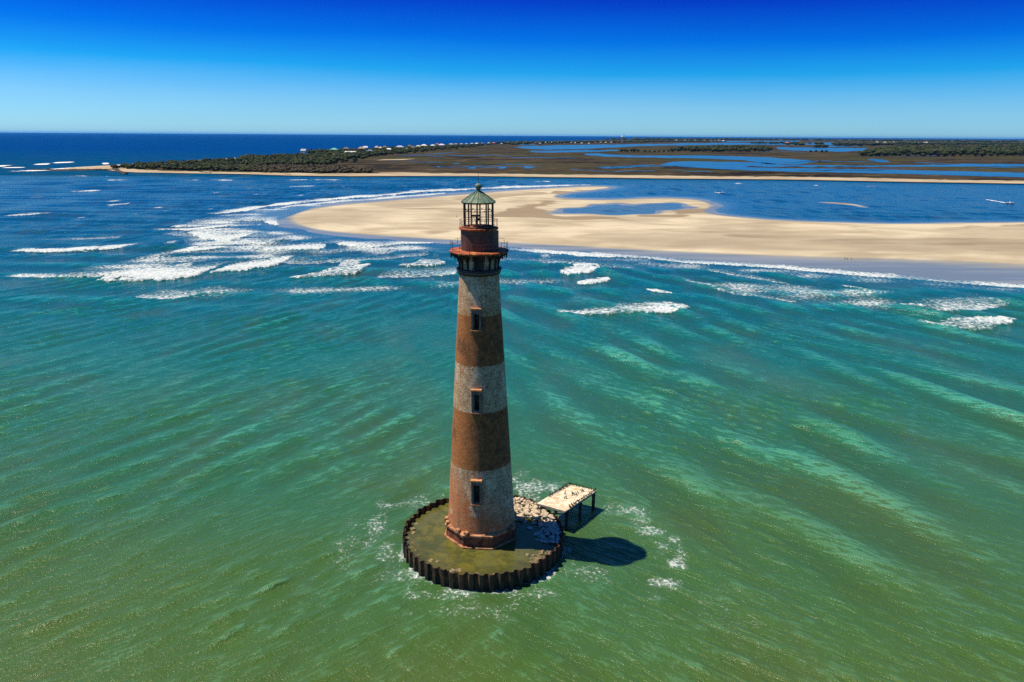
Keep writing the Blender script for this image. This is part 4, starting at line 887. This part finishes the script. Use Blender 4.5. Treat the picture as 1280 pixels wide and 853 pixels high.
# iron belt, brackets, galleries
m = MB(); m.lathe([(2.50, 38.05), (2.70, 38.12), (2.78, 38.35), (2.78, 38.55), (2.66, 38.62), (2.86, 38.66), (2.86, 38.80), (2.45, 38.84)], 64); m.build('iron_belt', M_IRON, LH)
m = MB(); m.lathe([(2.74, 38.40), (2.80, 38.42), (2.80, 38.50), (2.74, 38.52)], 64, cap=False)
for k in range(44): a = 2 * math.pi * k / 44; m.box((2.80 * math.cos(a), 2.80 * math.sin(a), 38.70), (.10, .22, .10), a + math.pi / 2)
m.build('dentil', mottled('pale_iron', (.10, .10, .12), (.30, .28, .28), 8.0), LH)
for k in range(16):
    a = R_(-90) + 2 * math.pi * (k + .5) / 16 + .03; c_, s_ = math.cos(a), math.sin(a); P = lambda r, z_: (r * c_, r * s_, z_); m = MB()
    m.tube([P(2.48, 38.8), P(2.48, 40.8)], .14, 6)
    m.tube([P(2.50, 39.2), P(2.60, 39.75), P(2.85, 40.22), P(3.2, 40.52), P(3.62, 40.66)], [.09, .11, .11, .10, .09], 6)
    m.tube([P(2.5, 40.70), P(3.66, 40.70)], .07, 6); m.tube([P(3.55, 40.7), P(3.55, 40.28), P(3.55, 40.1)], [.08, .11, .02], 6); m.tube([P(3.28, 40.66), P(3.28, 40.36), P(3.28, 40.2)], [.07, .09, .02], 6)
    for sg in (-1, 1):
        a2 = a + sg * .115; m.tube([P(2.50, 39.7), (2.50 * math.cos(a2), 2.50 * math.sin(a2), 40.2), (2.50 * math.cos(a2), 2.50 * math.sin(a2), 40.75)], .05, 5)
    m.build('bracket', M_IRON, LH)
m = MB(); rz = WA + math.pi / 2; dv = Vector((math.cos(WA + .05), math.sin(WA + .05), 0)); m.box((dv.x * 2.32, dv.y * 2.32, 39.75), (.86, .3, 1.9), rz); m.build('doorway', M_DARK, LH)
m = MB(); m.lathe([(2.3, 40.78), (3.60, 40.80), (3.74, 40.86), (3.76, 41.02), (3.70, 41.07), (2.1, 41.12)], 72); m.build('gallery_deck', M_RUST, LH)
def railing(name, r, z0, h, n, skip, rails, seed):
    g = random.Random(seed); o = None
    for k in range(n):
        if k in skip: continue
        a = 2 * math.pi * (k + .3) / n; le = g.uniform(-.05, .05); m = MB(); m.tube([(r * math.cos(a), r * math.sin(a), z0 - .02), ((r + le) * math.cos(a + le * .6), (r + le) * math.sin(a + le * .6), z0 + h * g.uniform(.95, 1.12))], .026, 5); m.build('railing_post', M_IRON, LH)
    for (f, a0, a1) in rails:
        pts = []
        for k in range(41): a = R_(a0 + (a1 - a0) * k / 40); pts.append((r * math.cos(a), r * math.sin(a), z0 + h * f + .04 * math.sin(k * .7)))
        m = MB(); m.tube(pts, .020, 5); m.build('rail', M_IRON, LH)
railing('gallery', 3.62, 41.05, 1.15, 16, (3,), [(.98, -175, -20), (.55, -130, 60), (.98, 30, 150), (.55, 70, 170)], 4)
m = MB(); m.lathe([(2.22, 41.08), (2.24, 43.66)], 64); m.build('watch_room', M_WATCH, LH)
m = MB()
for k in range(16): a = 2 * math.pi * k / 16 + .1; m.box((2.235 * math.cos(a), 2.235 * math.sin(a), 42.38), (.07, .03, 2.5), a + math.pi / 2)
m.build('seam', M_WATCH, LH)
m = MB(); a = R_(12); m.box((2.33 * math.cos(a), 2.33 * math.sin(a), 42.3), (.5, .3, 2.3), a + math.pi / 2); m.build('watch_door', mottled('pale_rusty_iron', (.25, .16, .12), (.42, .30, .22), 2.0), LH)
m = MB(); m.lathe([(2.2, 43.60), (2.40, 43.66), (2.46, 43.72), (2.46, 43.86), (2.42, 43.90), (1.4, 43.93)], 72); m.build('lantern_deck', M_RUST, LH)
railing('lantern', 2.36, 43.88, 1.0, 14, (2, 9), [(1.0, -190, 160), (.5, 150, 330)], 8)
M_POST = mottled('lantern_iron', (.07, .024, .016), (.17, .060, .030), 2.0, .65)
LR = 1.84
for k in range(10):
    a = 2 * math.pi * (k + .42) / 10; m = MB(); m.tube([(LR * math.cos(a), LR * math.sin(a), 43.88), (LR * math.cos(a), LR * math.sin(a), 46.98)], .095, 8); m.build('lantern_post', M_POST, LH)
for z_, rr_ in ((44.0, .09), (45.0, .030), (45.95, .034), (46.92, .09)):
    m = MB(); m.tube([(LR * math.cos(2 * math.pi * k / 40), LR * math.sin(2 * math.pi * k / 40), z_) for k in range(40)], rr_, 6, True); m.build('glazing_ring', M_POST, LH)
m = MB()
for k in range(20): a = 2 * math.pi * (k + .42) / 20; m.box((LR * math.cos(a), LR * math.sin(a), 46.0), (.16, .12, .14), a + math.pi / 2, .7)
m.build('clamp', M_IRON, LH)
m = MB(); m.box((-.35, -.2, 45.35), (1.25, .5, .16), .08); m.box((-.1, -.15, 44.9), (.4, .3, .3)); m.tube([(-.3, -.15, 43.9), (-.3, -.15, 45.3)], .07, 6); m.tube([(-.75, -.15, 45.3), (.1, .1, 44.0)], .03, 5); m.build('beacon_stand', M_IRON, LH)
m = MB(); m.lathe([(2.02, 46.86), (2.12, 46.92), (2.13, 47.04), (1.9, 47.14)], 16, smooth=False); m.build('eave', M_IRON, LH)
A0 = R_(-90)
m = MB(); m.lathe([(2.16, 47.04), (1.30, 47.66), (.34, 48.30), (.30, 48.42)], 16, a0=A0, smooth=False); m.build('lantern_roof', M_COPPER, LH)
for k in range(16):
    a = A0 + 2 * math.pi * k / 16; m = MB(); m.tube([(2.17 * math.cos(a), 2.17 * math.sin(a), 47.06), (1.31 * math.cos(a), 1.31 * math.sin(a), 47.68), (.35 * math.cos(a), .35 * math.sin(a), 48.31)], .040, 5); m.build('roof_rib', M_COPPERSEAM, LH)
m = MB(); m.lathe([(.34, 48.36), (.24, 48.44), (.25, 48.56), (.40, 48.76), (.44, 48.95), (.36, 49.14), (.20, 49.25), (.05, 49.28)], 24); m.build('ventilator_ball', M_COPPER, LH)
m = MB(); m.tube([(0, 0, 49.2), (.02, 0, 50.6)], [.035, .018], 6); m.build('lightning_rod', M_IRON, LH)

# ------------------------------------------------------------------ sheet pile ring, pool, rubble
M_PILE = mottled('rusted_sheet_pile', (.020, .011, .007), (.075, .040, .018), 1.0, .8, .6, .04, 0.0, (.13, .085, .035), .7)
def pile_material(name, c1, c2):
    t = NT(name); p = t.pos(); x = t.xyz(p); n = t.noise(t.map(p, (1, 1, .5)), 1.3, 6, .7); z = t.math('ADD', x[2], t.math('MULTIPLY', t.math('SUBTRACT', n, .5), .9))
    c = t.mix(t.ss(n, .38, .62), c1, c2); c = t.mix(t.ss(z, 1.25, .85), c, (.030, .026, .012)); c = t.mix(t.ss(z, .55, .25), c, (.010, .012, .006)); c = t.mix(t.math('MULTIPLY', t.ss(z, 2.2, 2.45), .6), c, (.10, .045, .025))
    c = t.mix(t.math('MULTIPLY', t.rand(), .55), c, t.mix(t.ss(n, .4, .6), (.014, .010, .008), (.13, .055, .025)))
    t.set(Base_Color=c, Roughness=.85, Normal=t.bump(t.noise(p, 5, 5, .7), .6, .04)); return t.m
M_PILE = pile_material('rusted_sheet_pile', (.022, .012, .008), (.11, .065, .026))
M_PILERED = pile_material('red_rusted_sheet_pile', (.03, .010, .008), (.13, .034, .020))
CF = empty('sheet_pile_ring', (HOLE_C[0], HOLE_C[1], 0)); tag(CF, 'round dark corrugated sheet pile wall around the foot of the lighthouse', 'retaining wall')
NP = 54
gp_ = random.Random(12)
for k in range(NP):
    a0 = 2 * math.pi * k / NP; da = 2 * math.pi / NP; top_ = 2.36 + gp_.uniform(-.17, .15); V_ = []
    prof = [(0, -.17), (.30, -.17), (.48, .17), (.84, .17), (1.0, -.17)]
    for t_ in (.0, -.07):
        for z_ in (-1.5, top_):
            for f, dr_ in prof: r = HOLE_R + dr_ + t_; V_.append((r * math.cos(a0 + da * f), r * math.sin(a0 + da * f), z_))
    F_ = []
    for i in range(4): F_ += [(i, i + 1, 5 + i + 1, 5 + i), (10 + i, 15 + i, 16 + i, 11 + i), (5 + i, 6 + i, 16 + i, 15 + i)]
    F_ += [(0, 5, 15, 10), (4, 14, 19, 9)]
    m = MB(); m.add(V_, F_); red = -1.0 < (a0 if a0 < math.pi else a0 - 2 * math.pi) < .9; m.build('sheet_pile', M_PILERED if red else M_PILE, CF)
t = NT('pool_water'); p = t.obj(); x = t.xyz(p)
n1 = t.noise(p, .45, 5, .65, .4); n2 = t.noise(p, 1.6, 5, .7)
c = t.mix(t.ss(n1, .35, .65), (.058, .066, .020), (.135, .120, .022)); c = t.mix(t.math('MULTIPLY', t.ss(n2, .54, .68), .7), c, (.028, .030, .010)); c = t.mix(t.math('MULTIPLY', t.ss(t.noise(p, .22, 3, .6), .5, .62), .5), c, (.07, .085, .040))
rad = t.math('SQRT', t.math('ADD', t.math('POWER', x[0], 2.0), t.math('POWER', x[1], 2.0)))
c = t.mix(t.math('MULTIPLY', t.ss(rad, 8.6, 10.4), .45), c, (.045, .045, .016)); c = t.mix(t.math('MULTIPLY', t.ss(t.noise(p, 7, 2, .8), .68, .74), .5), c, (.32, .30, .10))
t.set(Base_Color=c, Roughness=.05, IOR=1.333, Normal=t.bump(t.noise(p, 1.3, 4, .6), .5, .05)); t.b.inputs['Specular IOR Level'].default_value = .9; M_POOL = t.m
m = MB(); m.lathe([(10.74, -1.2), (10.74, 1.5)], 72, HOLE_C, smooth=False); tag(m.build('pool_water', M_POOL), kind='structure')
M_ROCKPALE = mottled('pale_rock', (.42, .33, .22), (.62, .54, .42), 1.6, .9, .5, .05, 0.0, (.30, .20, .12), .8)
M_ROCKSHADE = mottled('shaded_rock', (.30, .33, .34), (.58, .60, .60), 1.6, .9, .5, .05)  # cool tone of the tower's shadow put into these boulders' colour
M_ROCKMUD = mottled('muddy_rock', (.10, .075, .035), (.26, .20, .11), 2.0, .85, .5, .05)
def heap_z(x_, y_):     # rubble bank rising from the pool to the wall on the far right side
    r = math.hypot(x_ - HOLE_C[0], y_ - HOLE_C[1]); return 1.42 + .85 * max(0, min(1, (r - 5.6) / 4.2))
RK = [rock_mesh('rock', M_ROCKPALE, 90 + i) for i in range(6)]; RG = [rock_mesh('rock', M_ROCKSHADE, 100 + i) for i in range(4)]; RM = [rock_mesh('rock', M_ROCKMUD, 110 + i, .45) for i in range(4)]
# core of the bank so no gaps show water under the stones
m = MB(); V_, F_ = [], []; na, nr = 40, 8
for i in range(na + 1):
    a = R_(2 + i / na * 108)
    for j in range(nr + 1):
        r = 10.7 - (j / nr) * (5.0 if 30 < 2 + i / na * 108 < 95 else 1.4); x_, y_ = HOLE_C[0] + r * math.cos(a), HOLE_C[1] + r * math.sin(a); V_.append((x_, y_, max(1.1, heap_z(x_, y_) - .28 - .3 * (j / nr))))
F_ = [(i * (nr + 1) + j, i * (nr + 1) + j + 1, (i + 1) * (nr + 1) + j + 1, (i + 1) * (nr + 1) + j) for i in range(na) for j in range(nr)]
m.add(V_, F_); tag(m.build('rubble_bank', M_ROCKPALE), 'bank of small stones under the boulders inside the pile ring', 'rubble', kind='stuff')
gr = random.Random(17); SHD = SUN_DIR
def rock(me, x_, y_, z_, s, label, group):
    o = link_mesh('rock', me); o.location = (x_, y_, z_); o.rotation_euler = (gr.uniform(-.4, .4), gr.uniform(-.4, .4), gr.uniform(0, 6.28)); o.scale = (s * gr.uniform(.8, 1.3), s * gr.uniform(.8, 1.1), s * gr.uniform(.7, 1.1)); tag(o, label, 'rock', group)
def in_shade(x_, y_): return -3.9 < (y_ + .14 * x_) < 3.5 and x_ > 4.3
placed = []
def free(x_, y_, d): return all((x_ - a) ** 2 + (y_ - b) ** 2 > d * d for a, b in placed)
tries = 0
while tries < 6000 and len(placed) < 150:                       # sunlit heap
    tries += 1; a = R_(gr.uniform(16, 108)); r = gr.uniform(5.6, 10.45); x_, y_ = HOLE_C[0] + r * math.cos(a), HOLE_C[1] + r * math.sin(a)
    if math.hypot(x_, y_) < 5.9 or in_shade(x_, y_) or not free(x_, y_, .50): continue
    placed.append((x_, y_)); rock(gr.choice(RK), x_, y_, heap_z(x_, y_) + gr.uniform(-.06, .14), gr.uniform(.27, .52), 'pale angular boulder in the sunlit heap between the lighthouse and the pier', 'sunlit boulders of the rubble heap')
k = 0; tries = 0
while tries < 5000 and k < 52:                                   # in the tower's shadow along the wall
    tries += 1; a = R_(gr.uniform(-14, 32)); r = 10.55 - abs(gr.gauss(0, .85)); x_, y_ = HOLE_C[0] + r * math.cos(a), HOLE_C[1] + r * math.sin(a)
    if not in_shade(x_, y_) or not free(x_, y_, .5) or x_ < 6.5: continue
    placed.append((x_, y_)); k += 1; rock(gr.choice(RG), x_, y_, 1.5 + .4 * max(0, (r - 9) / 1.5) + gr.uniform(-.08, .1), gr.uniform(.28, .52), "grey boulder lying in the lighthouse's shadow against the right of the wall", 'boulders in the shadow')
for x_, y_, s in [(6.2, 2.6, .42), (7.4, 2.2, .5), (8.3, 2.5, .45), (6.9, .6, .5)]: rock(gr.choice(RG), x_, y_, 1.46, s, 'lone grey boulder awash in the shaded part of the pool', 'boulders awash in the shade')
k = 0
while k < 34:                                                    # muddy stones near right
    a = R_(gr.uniform(-48, -16)); r = 10.5 - abs(gr.gauss(0, .9)); x_, y_ = HOLE_C[0] + r * math.cos(a), HOLE_C[1] + r * math.sin(a)
    if in_shade(x_, y_): continue
    k += 1; rock(gr.choice(RM), x_, y_, 1.48 + gr.uniform(-.03, .12), gr.uniform(.18, .42), 'small muddy brown stone inside the wall at the near right', 'muddy stones inside the wall')
for a, r in [(172, 10.1), (178, 9.9), (186, 10.2), (192, 9.8), (199, 10.1), (205, 9.7), (212, 9.9), (164, 9.9), (248, 9.7), (252, 9.2), (262, 9.9), (268, 9.5), (275, 9.6), (281, 9.9), (224, 9.3), (230, 8.8)]:
    rock(gr.choice(RM), HOLE_C[0] + r * math.cos(R_(a)), HOLE_C[1] + r * math.sin(R_(a)), 1.44, gr.uniform(.28, .5), 'weedy stone just awash in the pool near the left and front of the wall', 'stones awash in the pool')

# ------------------------------------------------------------------ pier
M_DECK = mottled('guano_deck', (.55, .44, .29), (.76, .68, .54), 1.3, .9, .3, .02, 0.0, (.50, .35, .19), .5)
M_PIER = mottled('pier_timber', (.05, .05, .05), (.13, .12, .11), 2.0); M_PPILE = mottled('wet_pile', (.02, .02, .022), (.07, .06, .055), 1.2)
A, B, C_, D_ = Vector((7.87, 4.84, 0)), Vector((11.92, 2.51, 0)), Vector((17.1, 8.98, 0)), Vector((13.13, 11.05, 0)); zc = 3.2
PR = empty('pier', ((A.x + C_.x) / 2, (A.y + C_.y) / 2, 0)); off = Vector((PR.location.x, PR.location.y, 0)); tag(PR, 'short pale deck on dark piles reaching out from the pile ring', 'pier')
m = MB(); n = 22
for k in range(n):
    f0, f1 = k / n + .002, (k + 1) / n - .002; j = gp_.uniform(-.05, .05)
    q = [A.lerp(D_, f0), B.lerp(C_, f0), B.lerp(C_, f1), A.lerp(D_, f1)]; ex = (B - A).normalized() * j; q = [v - off + ex for v in q]; m.prism([(v.x, v.y) for v in q], zc - .14, zc + gp_.uniform(-.012, .012))
m.build('deck', M_DECK, PR)
m = MB()
for p0, p1, ins in ((A, D_, .25), (B, C_, -.25)):
    e_ = (B - A).normalized() * ins; m.tube([(p0 - off + e_) + Vector((0, 0, zc - .34)), (p1 - off + e_) + Vector((0, 0, zc - .34))], .19, 4, smooth=False)
for f in (.10, .52, .96): m.tube([A.lerp(D_, f) - off + Vector((0, 0, zc - .64)), B.lerp(C_, f) - off + Vector((0, 0, zc - .64))], .17, 4, smooth=False)
m.build('beam', M_PIER, PR)
for f in (.10, .52, .96):
    for p0, p1, ins in ((A, D_, .3), (B, C_, -.3)):
        w = p0.lerp(p1, f) - off + (B - A).normalized() * ins; m = MB(); m.tube([(w.x, w.y, -2.2), (w.x, w.y, zc - .5)], .26, 10); m.build('pile', M_PPILE, PR)
m = MB(); e0 = A - off - (D_ - A).normalized() * .08; e1 = B - off - (C_ - B).normalized() * .08; m.tube([e0 + Vector((0, 0, zc - .14)), e1 + Vector((0, 0, zc - .14))], .15, 4, smooth=False); m.build('end_beam', M_PIER, PR)

# ------------------------------------------------------------------ birds
M_BIRD = mottled('dark_plumage', (.012, .011, .010), (.035, .030, .026), 8.0, .8)
BP = [(0, -.20, .16), (0, -.06, .22), (0, .08, .32), (0, .13, .42), (0, .12, .50), (0, .17, .545), (0, .27, .535), (.035, -.02, .12), (.035, -.02, .015), (.035, .05, .005), (-.035, -.02, .12), (-.035, -.02, .015), (-.035, .05, .005), (0, -.32, .08)]
BE = [(0, 1), (1, 2), (2, 3), (3, 4), (4, 5), (5, 6), (1, 7), (7, 8), (8, 9), (1, 10), (10, 11), (11, 12), (0, 13)]
BIRD = skin_mesh('bird', BP, BE, [.055, .095, .085, .045, .032, .04, .008, .02, .012, .012, .02, .012, .012, (.05, .015)], M_BIRD, 1)
gb = random.Random(23)
def bird(x_, y_, z_, s, label, group, rz=None):
    o = link_mesh('bird', BIRD); o.location = (x_, y_, z_); o.rotation_euler = (0, 0, gb.uniform(0, 6.28) if rz is None else rz); o.scale = (s, s, s); tag(o, label, 'bird', group)
def row(p0, p1, n, f0, f1, label, group):
    for k in range(n):
        f = f0 + (f1 - f0) * (k + gb.uniform(.15, .85)) / n; w = p0.lerp(p1, f); bird(w.x, w.y, zc + .012, gb.uniform(.72, .95), label, group)
ins = (B - A).normalized() * .14
row(A + ins, D_ + ins, 26, .34, 1.0, "dark bird perched along the pier's far long edge", 'birds on the far edge of the pier')
row(B - ins, C_ - ins, 24, .12, 1.0, "dark bird perched along the pier's near long edge", 'birds on the near edge of the pier')
row(D_ - (D_ - A).normalized() * .15, C_ - (C_ - B).normalized() * .15, 9, .0, 1.0, "dark bird perched on the pier's outer end", 'birds on the outer end of the pier')
for u_, v_ in [(.42, .5), (.44, .53), (.60, .55), (.62, .6), (.66, .5), (.64, .66), (.72, .62), (.80, .66), (.84, .7), (.85, .64), (.58, .32)]:
    w = A.lerp(D_, u_).lerp(B.lerp(C_, u_), v_); bird(w.x, w.y, zc + .012, gb.uniform(.72, .95), 'dark bird standing out on the middle of the pale pier deck', 'birds on the pier deck')
def sand_z(px, py): return .75
for px, py, lb in [(363, 267.6, 'tiny dark bird at the water edge of the sandbar tip'), (366, 266.2, 'tiny dark bird at the water edge of the sandbar tip'), (368.5, 266.8, 'tiny dark bird at the water edge of the sandbar tip')]:
    w = at(px, py, .35); bird(w[0], w[1], .32, 1.7, lb, 'birds at the sandbar tip')
for px, py in [(1056, 324.2), (1059, 324.6), (1064, 324.8)]:
    w = at(px, py, .3); bird(w[0], w[1], .27, 1.6, 'tiny dark bird on the wet sand right of the lighthouse', 'birds on the wet sand')
# a walker on the sandbar
M_CLOTH = plain('dark_clothing', (.02, .022, .03), .9)
PP = [(0, 0, .95), (0, 0, 1.2), (0, 0, 1.42), (0, .01, 1.52), (0, .03, 1.63), (0, .02, 1.74), (.10, 0, .9), (.12, .08, .5), (.12, 0, .06), (.12, .14, .03), (-.10, 0, .9), (-.12, -.1, .5), (-.12, -.22, .08), (-.12, -.10, .03), (.19, 0, 1.40), (.24, -.04, 1.12), (.25, .08, .88), (-.19, 0, 1.40), (-.24, .04, 1.12), (-.25, .16, .92)]
PE = [(0, 1), (1, 2), (2, 3), (3, 4), (4, 5), (0, 6), (6, 7), (7, 8), (8, 9), (0, 10), (10, 11), (11, 12), (12, 13), (2, 14), (14, 15), (15, 16), (2, 17), (17, 18), (18, 19)]
PM = skin_mesh('person', PP, PE, [.14, .13, .14, .06, .09, .07, .09, .07, .05, .04, .09, .07, .05, .04, .06, .045, .035, .06, .045, .035], M_CLOTH)
w = at(571, 272.6, .9); o = link_mesh('person', PM); o.location = (w[0], w[1], .95); o.rotation_euler = (0, 0, 1.2); tag(o, 'person in dark clothing walking alone on the pale sandbar left of the lantern', 'person')

# ------------------------------------------------------------------ sea haze
hz = bpy.data.materials.new('sea_haze'); hz.use_nodes = True; n_ = hz.node_tree.nodes; n_.clear()
o_ = n_.new('ShaderNodeOutputMaterial'); v_ = n_.new('ShaderNodeVolumePrincipled'); v_.inputs['Density'].default_value = 1.0e-5
v_.inputs['Color'].default_value = (.12, .50, 1, 1); v_.inputs['Anisotropy'].default_value = .2; hz.node_tree.links.new(v_.outputs[0], o_.inputs['Volume'])
m = MB(); m.box((0, 41000, 59), (164000, 100000, 126)); tag(m.build('haze', hz), kind='stuff')
